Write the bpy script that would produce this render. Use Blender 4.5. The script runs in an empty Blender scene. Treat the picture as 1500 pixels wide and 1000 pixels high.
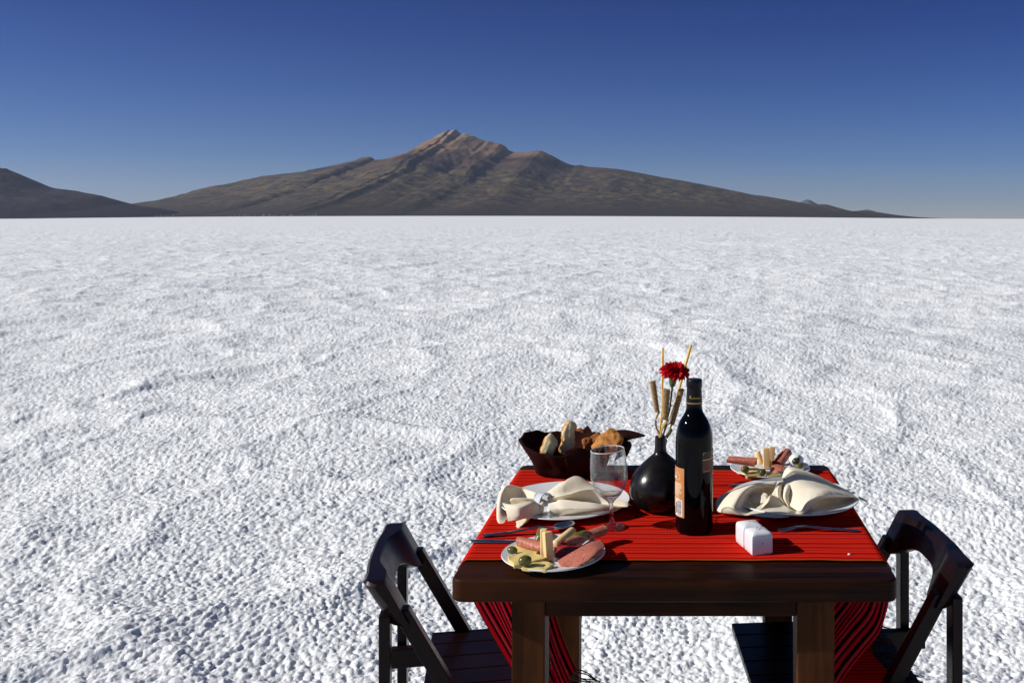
import bpy, bmesh, math, random
import numpy as np
from mathutils import Vector, Matrix

random.seed(7)
S = bpy.context.scene
COL = S.collection
H = 1.39            # eye height above the salt
F, CX, CY = 1400.0, 988.0, 318.0   # focal length and optical axis in photo pixels (1500 x 1000)
TZ = 0.76           # tabletop height
CZ = 0.7635         # top of the tablecloth
R = math.radians

def P(px, py, z):
    """point on the horizontal plane z seen at the photo pixel"""
    s = (py - CY) / (H - z)
    return Vector(((px - CX) / s, F / s, z))

def D(px, py, y):
    """point at depth y seen at the photo pixel"""
    return Vector(((px - CX) * y / F, y, H - (py - CY) * y / F))

# ------------------------------------------------------------------ objects
WORLD = {}
def wpos(o):
    return WORLD.get(o.name, Vector((0, 0, 0))) if o else Vector((0, 0, 0))

def tag(o, label=None, cat=None, group=None, kind=None):
    if label: o['label'] = label
    if cat: o['category'] = cat
    if group: o['group'] = group
    if kind: o['kind'] = kind
    return o

def thing(name, label, cat, loc=(0, 0, 0), group=None):
    o = bpy.data.objects.new(name, None)
    o.empty_display_size = 0.05
    COL.objects.link(o)
    o.location = loc
    WORLD[o.name] = Vector(loc)
    return tag(o, label, cat, group)

class MB:
    def __init__(self):
        self.v, self.f, self.uv = [], [], None
    def add(self, verts, faces):
        n = len(self.v)
        self.v += [Vector(p) for p in verts]
        self.f += [tuple(i + n for i in f) for f in faces]
        return self
    def box(self, x0, x1, y0, y1, z0, z1, M=None):
        vs = [(x, y, z) for z in (z0, z1) for y in (y0, y1) for x in (x0, x1)]
        if M is not None: vs = [M @ Vector(p) for p in vs]
        return self.add(vs, [(0, 2, 3, 1), (4, 5, 7, 6), (0, 1, 5, 4), (2, 6, 7, 3), (0, 4, 6, 2), (1, 3, 7, 5)])
    def lathe(self, prof, c=(0, 0, 0), n=48):
        """profile of (r, z) from one end to the other, r = 0 closes"""
        c = Vector(c); vs = []; fs = []; idx = []
        for r, z in prof:
            if r < 1e-7:
                idx.append([len(vs)] * n); vs.append(c + Vector((0, 0, z)))
            else:
                b = len(vs); idx.append([b + k for k in range(n)])
                vs += [c + Vector((r * math.cos(2 * math.pi * k / n), r * math.sin(2 * math.pi * k / n), z)) for k in range(n)]
        for a, b in zip(idx[:-1], idx[1:]):
            for k in range(n):
                q = [a[k], a[(k + 1) % n], b[(k + 1) % n], b[k]]
                q = list(dict.fromkeys(q))
                if len(q) > 2: fs.append(tuple(q))
        return self.add(vs, fs)
    def sweep(self, pts, rw, rh=None, n=10, up=(0, 0, 1), caps=True):
        """tube with an elliptical section along a polyline"""
        pts = [Vector(p) for p in pts]; m = len(pts)
        if not hasattr(rw, '__len__'): rw = [rw] * m
        if rh is None: rh = rw
        if not hasattr(rh, '__len__'): rh = [rh] * m
        vs = []; fs = []; up = Vector(up)
        for i, p in enumerate(pts):
            t = (pts[min(i + 1, m - 1)] - pts[max(i - 1, 0)]).normalized()
            u = up if abs(t.dot(up)) < .97 else Vector((1, 0, 0))
            s = t.cross(u).normalized(); w = s.cross(t).normalized()
            for k in range(n):
                a = 2 * math.pi * k / n
                vs.append(p + s * (rw[i] * math.cos(a)) + w * (rh[i] * math.sin(a)))
        for i in range(m - 1):
            for k in range(n):
                k2 = (k + 1) % n
                fs.append((i * n + k, i * n + k2, (i + 1) * n + k2, (i + 1) * n + k))
        if caps:
            fs.append(tuple(range(n - 1, -1, -1))); fs.append(tuple((m - 1) * n + k for k in range(n)))
        return self.add(vs, fs)
    def bar(self, p0, p1, w, h, up=(0, 0, 1)):
        p0, p1 = Vector(p0), Vector(p1); t = (p1 - p0); L = t.length; t.normalize()
        u = Vector(up)
        if abs(t.dot(u)) > .98: u = Vector((0, 1, 0))
        s = t.cross(u).normalized(); q = s.cross(t)
        M = Matrix((( t.x, s.x, q.x, p0.x), (t.y, s.y, q.y, p0.y), (t.z, s.z, q.z, p0.z), (0, 0, 0, 1)))
        return self.box(0, L, -w / 2, w / 2, -h / 2, h / 2, M)
    def grid(self, G, wrap=False):
        m, n = len(G), len(G[0]); vs = [p for row in G for p in row]; fs = []
        for i in range(m - 1):
            for j in range(n if wrap else n - 1):
                j2 = (j + 1) % n
                fs.append((i * n + j, i * n + j2, (i + 1) * n + j2, (i + 1) * n + j))
        return self.add(vs, fs)
    def mesh(self, name, off=Vector((0, 0, 0)), bevel=0, bseg=2, fix=True):
        me = bpy.data.meshes.new(name)
        bm = bmesh.new()
        bv = [bm.verts.new(p - off) for p in self.v]
        for f in self.f:
            try: bm.faces.new([bv[i] for i in f])
            except ValueError: pass
        if fix: bmesh.ops.recalc_face_normals(bm, faces=bm.faces)
        if bevel:
            es = [e for e in bm.edges if len(e.link_faces) == 2 and e.calc_face_angle(0) > R(35)]
            bmesh.ops.bevel(bm, geom=es, offset=bevel, segments=bseg, profile=.6, affect='EDGES', clamp_overlap=True)
        bm.to_mesh(me); bm.free()
        return me

def obj(name, mb, mat, parent=None, bevel=0, bseg=2, smooth=False, angle=40, fix=True):
    me = mb.mesh(name, wpos(parent), bevel, bseg, fix)
    for m in (mat if isinstance(mat, (list, tuple)) else [mat]): me.materials.append(m)
    o = bpy.data.objects.new(name, me)
    COL.objects.link(o)
    if parent is not None: o.parent = parent
    WORLD[o.name] = wpos(parent).copy()
    if smooth:
        me.polygons.foreach_set('use_smooth', [True] * len(me.polygons))
        try: me.set_sharp_from_angle(angle=R(angle))
        except Exception: pass
    return o

def solidify(o, t, off=-1):
    m = o.modifiers.new('thickness', 'SOLIDIFY'); m.thickness = t; m.offset = off; return m
def subsurf(o, n=1):
    m = o.modifiers.new('smooth', 'SUBSURF'); m.levels = n; m.render_levels = n; return m

def cr(pts, k):
    """Catmull-Rom resampling of a polyline, k steps per span"""
    out = []; n = len(pts)
    for i in range(n - 1):
        p0, p1, p2, p3 = pts[max(i - 1, 0)], pts[i], pts[i + 1], pts[min(i + 2, n - 1)]
        for s in range(k):
            t = s / k
            out.append(.5 * ((2 * p1) + (p2 - p0) * t + (2 * p0 - 5 * p1 + 4 * p2 - p3) * t * t + (3 * p1 - p0 - 3 * p2 + p3) * t ** 3))
    out.append(pts[-1].copy()); return out

def loft(lines, ka=5, kb=5, crisp=0, wr=0, seed=0):
    """lines of D-triples -> smooth grid; crisp keeps the folds sharp, wr adds small wrinkles"""
    L = [cr([D(*p) if not isinstance(p, Vector) else p for p in l], ka) for l in lines]
    cols = [cr([L[i][j] for i in range(len(L))], kb) for j in range(len(L[0]))]
    if crisp:
        for j, c in enumerate(cols):
            for i in range(len(L) - 1):
                for s in range(kb):
                    k = i * kb + s; c[k] = c[k].lerp(L[i][j].lerp(L[i + 1][j], s / kb), crisp)
    if wr:
        from mathutils import noise as mn
        sd_ = Vector((seed * 3.7, seed, 0))
        for c in cols:
            for k in range(len(c)):
                n1 = mn.noise(c[k] * 38 + sd_) + .5 * (1 - abs(mn.noise(c[k] * 60 + sd_)) * 2) ** 3 + .3 * mn.noise(c[k] * 140)
                c[k] = c[k] + Vector((0, -.35, .8)) * (wr * n1)
    return cols

def copy_tree(o, parent=None):
    c = o.copy(); COL.objects.link(c)
    if parent is not None: c.parent = parent
    for ch in list(o.children): copy_tree(ch, c)
    return c

# ------------------------------------------------------------------ numpy noise
def _hash(ix, iy, seed):
    with np.errstate(over='ignore'):
        h = (ix.astype(np.int64) * 374761393 + iy.astype(np.int64) * 668265263 + seed * 1442695041) & 0xffffffff
        h = ((h ^ (h >> 13)) * 1274126177) & 0xffffffff
        h = ((h ^ (h >> 16)) * 2246822519) & 0xffffffff
        h = h ^ (h >> 15)
    return (h & 0xffffff) / float(0x1000000)

def vnoise(x, y, seed=0):
    ix, iy = np.floor(x), np.floor(y); fx, fy = x - ix, y - iy
    u = fx * fx * fx * (fx * (fx * 6 - 15) + 10); v = fy * fy * fy * (fy * (fy * 6 - 15) + 10)
    a, b = _hash(ix, iy, seed), _hash(ix + 1, iy, seed)
    c, d = _hash(ix, iy + 1, seed), _hash(ix + 1, iy + 1, seed)
    return (a * (1 - u) + b * u) * (1 - v) + (c * (1 - u) + d * u) * v

def fbm(x, y, seed=0, octv=5, gain=.5, lac=2.03):
    s = np.zeros_like(x); a = 1.; t = 0.
    for k in range(octv):
        s += a * vnoise(x, y, seed + 17 * k); t += a; a *= gain; x = x * lac + 13.7; y = y * lac + 7.1
    return s / t

def ridged(x, y, seed=0, octv=4, gain=.5):
    s = np.zeros_like(x); a = 1.; t = 0.
    for k in range(octv):
        s += a * (1 - np.abs(2 * vnoise(x, y, seed + 31 * k) - 1)); t += a; a *= gain; x = x * 2.07 + 3.3; y = y * 2.07 + 9.2
    return s / t

def lumps(x, y, cell, seed, rmin=.45, rmax=.85):
    """popcorn: the highest of the random domes around each point"""
    gx, gy = np.floor(x / cell), np.floor(y / cell); h = np.zeros_like(x)
    for dx in (-1, 0, 1):
        for dy in (-1, 0, 1):
            cx, cy = gx + dx, gy + dy
            px = (cx + _hash(cx, cy, seed)) * cell; py = (cy + _hash(cx, cy, seed + 1)) * cell
            r = cell * (rmin + (rmax - rmin) * _hash(cx, cy, seed + 2)); hh = .35 + .65 * _hash(cx, cy, seed + 3)
            q = ((x - px) ** 2 + (y - py) ** 2) / (r * r)
            h = np.maximum(h, hh * np.sqrt(np.clip(1 - q, 0, 1)))
    return h

def cells(x, y, size, seed):
    """distance to the border of the nearest random polygon, in metres"""
    gx, gy = np.floor(x / size), np.floor(y / size); f1 = np.full_like(x, 9e9); f2 = np.full_like(x, 9e9)
    for dx in (-1, 0, 1):
        for dy in (-1, 0, 1):
            cx, cy = gx + dx, gy + dy
            d = np.hypot((cx + _hash(cx, cy, seed)) * size - x, (cy + _hash(cx, cy, seed + 1)) * size - y)
            f2 = np.minimum(f2, np.maximum(f1, d)); f1 = np.minimum(f1, d)
    return f2 - f1

def np_mesh(name, co, quads, mat, smooth=True):
    me = bpy.data.meshes.new(name)
    me.vertices.add(len(co)); me.vertices.foreach_set('co', np.ascontiguousarray(co, np.float32).ravel())
    n = len(quads)
    me.loops.add(4 * n); me.loops.foreach_set('vertex_index', np.ascontiguousarray(quads, np.int32).ravel())
    me.polygons.add(n); me.polygons.foreach_set('loop_start', np.arange(0, 4 * n, 4, dtype=np.int32))
    try: me.polygons.foreach_set('loop_total', np.full(n, 4, dtype=np.int32))
    except Exception: pass
    me.polygons.foreach_set('use_smooth', np.full(n, smooth))
    me.update(calc_edges=True); me.validate()
    me.materials.append(mat)
    o = bpy.data.objects.new(name, me); COL.objects.link(o)
    WORLD[o.name] = Vector((0, 0, 0))
    return o

def grid_quads(m, n, wrap=False):
    i, j = np.meshgrid(np.arange(m - 1), np.arange(n if wrap else n - 1), indexing='ij')
    j2 = (j + 1) % n
    return np.stack([i * n + j, i * n + j2, (i + 1) * n + j2, (i + 1) * n + j], -1).reshape(-1, 4)

# ------------------------------------------------------------------ materials
class N:
    """short hand for node trees"""
    def __init__(self, name):
        self.m = bpy.data.materials.new(name); self.m.use_nodes = True
        self.t = self.m.node_tree; self.b = self.t.nodes['Principled BSDF']; self.out = self.t.nodes['Material Output']
    def n(self, kind, **kw):
        q = self.t.nodes.new('ShaderNode' + kind)
        for k, v in kw.items():
            if k in q.inputs.keys(): q.inputs[k].default_value = v
            else: setattr(q, k, v)
        return q
    def l(self, a, b): self.t.links.new(a, b)
    def coords(self, scale=(1, 1, 1), rot=(0, 0, 0), uv=False):
        c = self.n('TexCoord'); mp = self.n('Mapping')
        mp.inputs['Scale'].default_value = scale; mp.inputs['Rotation'].default_value = rot
        self.l(c.outputs['UV' if uv else 'Object'], mp.inputs['Vector']); return mp.outputs['Vector']
    def noise(self, vec, scale, detail=4, rough=.55, dist=0):
        q = self.n('TexNoise', Scale=scale, Detail=detail, Roughness=rough, Distortion=dist); self.l(vec, q.inputs['Vector']); return q.outputs['Fac']
    def ramp(self, fac, stops, interp='LINEAR'):
        q = self.n('ValToRGB'); q.color_ramp.interpolation = interp; e = q.color_ramp.elements
        while len(e) > 1: e.remove(e[-1])
        for k, (p, c) in enumerate(stops):
            if k == 0: e[0].position = p
            else: e.new(p)
            e[k].color = (*c, 1) if len(c) == 3 else c
        self.l(fac, q.inputs['Fac']); return q.outputs['Color']
    def mix(self, fac, a, b, mode='MIX'):
        q = self.n('Mix', data_type='RGBA', blend_type=mode)
        for s, v in ((q.inputs[0], fac), (q.inputs[6], a), (q.inputs[7], b)):
            if hasattr(v, 'links') or isinstance(v, bpy.types.NodeSocket): self.l(v, s)
            else: s.default_value = v if not isinstance(v, tuple) or len(v) == 4 else (*v, 1)
        return q.outputs[2]
    def math(self, op, a, b=0, c=0):
        q = self.n('Math', operation=op)
        for s, v in zip(q.inputs, (a, b, c)):
            if isinstance(v, bpy.types.NodeSocket): self.l(v, s)
            else: s.default_value = v
        return q.outputs[0]
    def bump(self, h, strength=.4, dist=.002):
        q = self.n('Bump', Strength=strength, Distance=dist); self.l(h, q.inputs['Height']); self.l(q.outputs['Normal'], self.b.inputs['Normal']); return q
    def set(self, **kw):
        names = dict(col='Base Color', rough='Roughness', metal='Metallic', spec='Specular IOR Level', trans='Transmission Weight', ior='IOR',
                     coat='Coat Weight', coatr='Coat Roughness', sss='Subsurface Weight', sssr='Subsurface Radius', ssss='Subsurface Scale', sheen='Sheen Weight')
        for k, v in kw.items():
            s = self.b.inputs[names[k]]
            if isinstance(v, bpy.types.NodeSocket): self.l(v, s)
            else: s.default_value = (*v, 1) if isinstance(v, tuple) and len(v) == 3 and k == 'col' else v
        return self

def plain(name, col, rough=.5, var=.15, scale=40, bump=0, bscale=None, bdist=.001, **kw):
    q = N(name); v = q.coords()
    f = q.noise(v, scale)
    a = tuple(c * (1 - var) for c in col); b = tuple(min(1, c * (1 + var)) for c in col)
    q.set(col=q.ramp(f, [(.3, a), (.7, b)]), rough=rough, **kw)
    if bump: q.bump(q.noise(v, bscale or scale * 2), bump, bdist)
    return q.m

def wood(name, axis, dark, light, rough=.3, coat=.3):
    q = N(name)
    sc = [38, 38, 38]; sc[axis] = 2.2
    v = q.coords(tuple(sc))
    f = q.noise(v, 1.0, 6, .65, .6)
    sc2 = [160, 160, 160]; sc2[axis] = 5
    g = q.noise(q.coords(tuple(sc2)), 1.0, 3, .6)
    blot = q.noise(q.coords((5, 5, 5)), 1.0, 3)
    c = q.ramp(f, [(.32, dark), (.55, tuple((a + b) / 2 for a, b in zip(dark, light))), (.75, light)])
    c = q.mix(q.math('MULTIPLY', g, .5), c, tuple(x * .5 for x in dark))
    c = q.mix(q.ramp(blot, [(.42, (0, 0, 0)), (.75, (.45, .45, .45))]), c, tuple(x * 1.4 for x in light))
    c = q.mix(q.ramp(q.noise(q.coords(tuple(s_ * .25 for s_ in sc)), 1.0, 4), [(.52, (0, 0, 0)), (.66, (.75, .75, .75))]), c, tuple(x * .7 for x in dark))
    r = q.math('ADD', q.math('MULTIPLY', blot, .25), rough - .1)
    q.set(col=c, rough=r, coat=coat, coatr=.2)
    q.bump(q.math('ADD', f, q.math('MULTIPLY', g, .4)), .25, .0015)
    return q.m
# ================================================================== camera, sky, sun
cam = bpy.data.cameras.new('camera'); camo = bpy.data.objects.new('camera', cam); COL.objects.link(camo)
camo.location = (0, 0, H); camo.rotation_euler = (R(90), 0, 0)
cam.sensor_width = 36; cam.lens = 36 * F / 1500
cam.shift_x = (750 - CX) / 1500; cam.shift_y = (CY - 500) / 1500
cam.clip_start = .05; cam.clip_end = 300000
S.camera = camo

SUN_EL, SUN_AZ = 31.0, 260.5      # azimuth clockwise from +Y
sd = Vector((math.sin(R(SUN_AZ)) * math.cos(R(SUN_EL)), math.cos(R(SUN_AZ)) * math.cos(R(SUN_EL)), math.sin(R(SUN_EL))))
sun = bpy.data.lights.new('sun', 'SUN'); sun.energy = 4.8; sun.angle = R(.5); sun.color = (1, .97, .92)
suno = bpy.data.objects.new('sun', sun); COL.objects.link(suno)
suno.rotation_euler = sd.to_track_quat('Z', 'Y').to_euler(); suno.location = (-4, -2, 6)

w = bpy.data.worlds.new('World'); S.world = w; w.use_nodes = True
wt = w.node_tree; bg = wt.nodes['Background']
sky = wt.nodes.new('ShaderNodeTexSky'); sky.sky_type = 'NISHITA'; sky.sun_disc = False
sky.sun_elevation = R(SUN_EL); sky.sun_rotation = R(SUN_AZ)
sky.altitude = 3650; sky.air_density = 1.0; sky.dust_density = .3; sky.ozone_density = 3.0
# high, dry air: the sky deepens fast with height above the horizon
tc = wt.nodes.new('ShaderNodeTexCoord'); sx = wt.nodes.new('ShaderNodeSeparateXYZ'); wt.links.new(tc.outputs['Generated'], sx.inputs[0])
rp = wt.nodes.new('ShaderNodeValToRGB'); wt.links.new(sx.outputs['Z'], rp.inputs['Fac'])
SKY_STOPS = [(0.0, (.56, .53, .56)), (.012, (.49, .485, .54)), (.06, (.28, .365, .55)), (.12, (.18, .285, .535)), (.19, (.10, .20, .48)), (.26, (.048, .145, .44)), (.42, (.30, .40, .5)), (.8, (.60, .64, .60))]
e = rp.color_ramp.elements
e[0].position, e[0].color = SKY_STOPS[0][0], (*SKY_STOPS[0][1], 1)
e[1].position, e[1].color = SKY_STOPS[-1][0], (*SKY_STOPS[-1][1], 1)
for p_, c_ in SKY_STOPS[1:-1]:
    k_ = e.new(p_); k_.color = (*c_, 1)
mx = wt.nodes.new('ShaderNodeMix'); mx.data_type = 'RGBA'; mx.blend_type = 'MULTIPLY'; mx.inputs[0].default_value = 1
wt.links.new(sky.outputs['Color'], mx.inputs[6]); wt.links.new(rp.outputs['Color'], mx.inputs[7])
wt.links.new(mx.outputs[2], bg.inputs['Color']); bg.inputs['Strength'].default_value = .1

S.view_settings.view_transform = 'Standard'; S.view_settings.look = 'None'
S.view_settings.exposure = 0.12; S.view_settings.gamma = 1
S.render.engine = 'CYCLES'
S.cycles.max_bounces = 10; S.cycles.transmission_bounces = 10; S.cycles.transparent_max_bounces = 12
S.cycles.caustics_reflective = False; S.cycles.caustics_refractive = False
S.cycles.use_denoising = True

# ================================================================== the salt flat
def rise(az_px):
    """how far the far shore lies above (+) or below (-) the level horizon, in photo pixels"""
    return np.clip(1.8 - 4.6 * ((az_px - 690) / 740.) ** 2, -4, 2)

def land(x, y):
    """level of the salt and of the land behind it far away"""
    r = np.sqrt(x * x + y * y)
    yy = np.where(y > 1, y, 1)
    e_ = rise(CX + F * x / yy) / F
    t = np.clip((r - 300) / 3000., 0, 1)
    return np.where(y > 1, e_ * r * t * t * (3 - 2 * t), 0)

def salt_material():
    q = N('salt_crust')
    v = q.coords()
    vo = q.n('TexVoronoi', Scale=56.0); q.l(v, vo.inputs['Vector'])
    n1 = q.noise(v, 120, 4, .65); n2 = q.noise(v, 6, 4, .6); n3 = q.noise(v, 9, 3, .7); n4 = q.noise(v, 1.6, 5, .65); n5 = q.noise(v, .12, 5, .6)
    h = q.math('ADD', q.math('MULTIPLY', vo.outputs['Distance'], -.0034), q.math('MULTIPLY', n1, .0042))
    h = q.math('ADD', h, q.math('MULTIPLY', n3, .022)); h = q.math('ADD', h, q.math('MULTIPLY', n4, .060)); h = q.math('ADD', h, q.math('MULTIPLY', n5, .30))
    q.bump(h, .8, 1.0)
    col = q.ramp(q.math('ADD', q.math('MULTIPLY', n2, .6), q.math('MULTIPLY', n4, .4)), [(.35, (.755, .765, .775)), (.65, (.83, .835, .84))])
    q.set(col=col, rough=.8, spec=.2)
    return q.m

def build_salt():
    # rings spaced like the crust grains near by and ever wider further away
    rr = [.25]; 
    while rr[-1] < 2.2: rr.append(rr[-1] + .05)
    while rr[-1] < 70: rr.append(rr[-1] + min(max(.0040, rr[-1] ** 2 / (H * 956) * .68), .05 + .005 * rr[-1]))
    while rr[-1] < 60000: rr.append(rr[-1] * 1.035)
    rr = np.array(rr)
    a0, a1 = R(-44), R(31)
    dense = np.linspace(a0, a1, 1150)
    coarse = np.linspace(a1, a0 + 2 * math.pi, 90)[1:-1]
    aa = np.concatenate([dense, coarse])
    r, a = np.meshgrid(rr, aa, indexing='ij')
    x, y = r * np.sin(a), r * np.cos(a)
    near = np.clip((60 - r) / 40, 0, 1)
    wx = x + .35 * (fbm(x * .9, y * .9, 5, 3) - .5); wy = y + .35 * (fbm(x * .9, y * .9, 9, 3) - .5)
    z = .0092 * lumps(wx, wy, .0250, 1, .5, .75) + .0046 * lumps(x, y, .0140, 11) + .0070 * lumps(wx, wy, .052, 21) * (vnoise(x * 2.3, y * 2.3, 3) > .45)
    z += .005 * fbm(x * 40, y * 40, 33, 3)
    # low swells and the thin pressure ridges that run across the flat
    sw = fbm(x * 1.1, y * .8, 41, 4) - .5
    rg = ridged((x + .5 * y) * .55, (y - .4 * x) * .3, 51, 3) ** 5
    rg2 = ridged((x - .7 * y) * .4, (y + .5 * x) * .25, 61, 3) ** 6
    px_, py_ = x + .55 * (fbm(x * .8, y * .8, 81, 4) - .5), y + .55 * (fbm(x * .8, y * .8, 91, 4) - .5)
    e1 = cells(px_, py_ * .85, 1.25, 101); e2 = cells(px_ + 3, py_, 3.6, 111)
    fade = .35 + .65 * vnoise(x * .5, y * .5, 121)
    z += .08 * sw + .030 * rg + .03 * rg2 + fade * (.018 * np.exp(-(e1 / .13) ** 2) + .030 * np.exp(-(e2 / .27) ** 2))
    z += .22 * (fbm(x * .16, y * .12, 71, 3) - .5) * np.clip((r - 3) / 8, 0, 1)
    z += .05 * (fbm(x * 2.6, y * 2.0, 77, 3) - .5) * np.clip((r - 6) / 10, 0, 1)
    z = (z - .025) * np.clip((260 - r) / 200, 0, 1) + land(x, y)
    # keep the ground level under the table legs
    co = np.stack([x, y, z], -1).reshape(-1, 3)
    q = grid_quads(len(rr), len(aa), wrap=True)
    # closing fan at the centre
    o = np_mesh('salt_flat', co, q, salt_material())
    tag(o, kind='structure')
    return o
build_salt()

# ================================================================== the mountains
def mountain_material(name, low, grass, dark, peak, pale, zr, seed, snow=True):
    q = N(name)
    c = q.n('TexCoord'); sp = q.n('SeparateXYZ'); q.l(c.outputs['Object'], sp.inputs[0])
    v = q.coords((1 / 1000., 1 / 1000., 1 / 420.))
    n1 = q.noise(v, .9, 6, .62, .3); n2 = q.noise(v, 3.4, 6, .68, .5); n3 = q.noise(v, 11, 5, .7)
    h = q.math('ADD', q.math('DIVIDE', sp.outputs['Z'], zr), q.math('MULTIPLY', q.math('SUBTRACT', n2, .5), .26))
    base = q.ramp(n2, [(.38, tuple(g * .75 for g in low)), (.47, low), (.53, grass), (.60, tuple(g * 1.45 for g in grass)), (.68, low)])
    base = q.mix(q.ramp(n3, [(.45, (0, 0, 0)), (.7, (.5, .5, .5))]), base, tuple(g * .55 for g in low))
    base = q.mix(q.ramp(h, [(.06, (1, 1, 1)), (.22, (0, 0, 0))]), base, tuple(x * .8 for x in low))
    band = q.mix(q.ramp(n1, [(.42, (0, 0, 0)), (.56, (1, 1, 1))]), dark, tuple((a + b) / 2 for a, b in zip(dark, peak)))
    col = q.mix(q.ramp(h, [(.47, (0, 0, 0)), (.56, (1, 1, 1))]), base, band)
    pk = q.ramp(n2, [(.3, dark), (.42, peak), (.58, tuple(min(1, x * 1.35) for x in peak)), (.72, (peak[0] * .8, peak[1] * .62, peak[2] * .6))])
    col = q.mix(q.ramp(h, [(.64, (0, 0, 0)), (.74, (1, 1, 1))]), col, pk)
    if snow:
        s = q.math('MULTIPLY', q.ramp(h, [(.86, (0, 0, 0)), (.96, (1, 1, 1))]), q.ramp(n3, [(.5, (0, 0, 0)), (.6, (1, 1, 1))]))
        col = q.mix(s, col, pale)
    q.set(col=col, rough=.95, spec=.1)
    q.bump(n3, .35, 50)
    return q.m

def skyline(pts):
    pts = np.array(pts, float)
    def f(px):
        return np.interp(px, pts[:, 0], pts[:, 1])
    return f

def mountain(name, pts, Yc, depth, mat, label, seed, x0, x1, nx=520, ny=200, gul=.12, peak_px=None, p=1.7):
    """height field whose crest follows the skyline at distance Yc"""
    sk = skyline(pts)
    X = np.linspace((x0 - CX) * Yc / F, (x1 - CX) * Yc / F, nx)
    tY = np.linspace(-1, .6, ny)                      # -1 = front foot, 0 = crest
    x, t = np.meshgrid(X, tY, indexing='ij')
    px = CX + F * x / Yc
    hmax = np.maximum(0, CY - sk(px)) * Yc / F        # crest height above the level of the eye
    hpk = hmax.max()
    dep = depth * (.35 + .65 * (hmax / hpk) ** .6)
    y = Yc + t * dep
    prof = np.clip(1 - np.abs(t), 0, 1) ** p
    # gullies run down from the crest
    xp = (peak_px - CX) * Yc / F if peak_px else 0
    az = np.arctan2(x - xp, (Yc + .25 * depth - y))
    rad = np.sqrt((x - xp) ** 2 + (Yc + .25 * depth - y) ** 2) / 1000.
    wob = .25 * fbm(x / 900, y / 900, seed + 5, 4)
    g = ridged((az + wob) * 7, rad * .35, seed, 4) - .55
    rough = fbm(x / 700., y / 700., seed + 9, 6, .55) - .5
    side = np.clip(np.abs(t) * 3.2, 0, 1)
    z = hmax * prof * (1 + side * (gul * 2.0 * g + .20 * rough))
    # spurs and benches on the flank
    bench = ridged(x / 2300. + .3 * t, t * 2.2, seed + 3, 3) - .5
    z += hmax * .16 * bench * side * np.clip(1 - np.abs(t), 0, 1)
    z += hpk * .012 * (fbm(x / 120., y / 160., seed + 20, 4) - .5) * np.clip(hmax / hpk * 3, 0, 1) * np.clip((1 - np.abs(t)) * 4, 0, 1)
    z = np.where(t > 0, np.minimum(z, hmax * prof), z)
    z = np.maximum(z, 0) + land(x, y) + np.where(np.abs(t) > .985, -6, 1.0)
    co = np.stack([x, y, z], -1).reshape(-1, 3)
    o = np_mesh(name, co, grid_quads(nx, ny), mat)
    tag(o, kind='structure'); o['label'] = label
    return o

VOLC = [(120, 319), (195, 303.5), (200, 300), (215, 297), (255, 291), (300, 282), (330, 272), (350, 266), (385, 259), (420, 255), (450, 252), (452, 250), (475, 246), (500, 241), (522, 236),
        (530, 232), (541, 231), (546, 233), (549, 236), (560, 235), (575, 231), (590, 226), (602, 224), (612, 216), (622, 209), (632, 205), (645, 197), (652, 194), (656, 191.5), (659, 194),
        (663, 192.5), (667, 190), (671, 194), (675, 197.5), (682, 197), (690, 199), (700, 204), (712, 209), (717, 208), (725, 211), (733, 212), (740, 216), (746, 222), (752, 224.5), (765, 225),
        (775, 224), (785, 222), (793, 222), (800, 225), (810, 230), (822, 237), (832, 241), (843, 244), (850, 243), (858, 245), (880, 247), (905, 249), (930, 253), (960, 259), (990, 264),
        (1020, 269), (1060, 277), (1100, 285), (1130, 289), (1160, 294), (1175, 297), (1195, 300), (1203, 298.5), (1212, 299), (1222, 302), (1235, 306), (1248, 308.5), (1262, 307.5), (1275, 308), (1290, 310.5), (1310, 314), (1325, 315), (1345, 317), (1400, 319)]
LEFT = [(-420, 300), (-330, 285), (-230, 262), (-150, 236), (-90, 224), (-40, 232), (0, 243), (4, 244), (8, 243.5), (12, 246), (25, 251), (35, 256), (50, 263), (62, 269), (80, 274), (110, 278), (130, 282), (150, 286), (165, 292), (180, 298),
        (200, 301), (225, 304), (245, 309), (260, 314), (285, 318), (340, 319)]
FAR1 = [(1140, 319), (1165, 300), (1172, 296), (1178, 293), (1183, 291.5), (1188, 293), (1195, 297), (1210, 303), (1235, 319)]
FAR2 = [(1225, 319), (1250, 309), (1262, 307), (1270, 305.5), (1277, 307), (1290, 311), (1310, 315), (1330, 317.4), (1375, 318.1), (1420, 319)]
mv = mountain_material('volcano_rock', (.056, .044, .034), (.112, .082, .042), (.025, .019, .022), (.185, .112, .064), (.5, .46, .40), 1800., 3)
ml = mountain_material('near_hill_rock', (.024, .019, .024), (.042, .031, .030), (.016, .013, .018), (.05, .04, .04), (.2, .2, .2), 1400., 8, snow=False)
mf = mountain_material('far_hill_rock', (.08, .075, .08), (.10, .09, .08), (.07, .065, .07), (.1, .09, .09), (.2, .2, .2), 900., 9, snow=False)
mountain('volcano', VOLC, 20000., 9500., mv, 'broad brown volcano with a pale jagged summit beyond the salt flat', 3, 100, 1420, 900, 260, .075, 665, 1.55)
mountain('dark_hill', LEFT, 13000., 3800., ml, 'dark bluish hill sloping down at the left end of the horizon', 14, -430, 350, 360, 140, .12, -80, 1.4)
mountain('far_peak', FAR1, 34000., 3000., mf, 'small pale cone behind the long right slope of the volcano', 24, 1135, 1240, 90, 50, .06, 1183, 1.2)
mountain('far_ridge', FAR2, 34000., 3000., mf, 'low pale ridge at the far right end of the volcano slope', 25, 1220, 1430, 120, 50, .06, 1270, 1.2)

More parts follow.
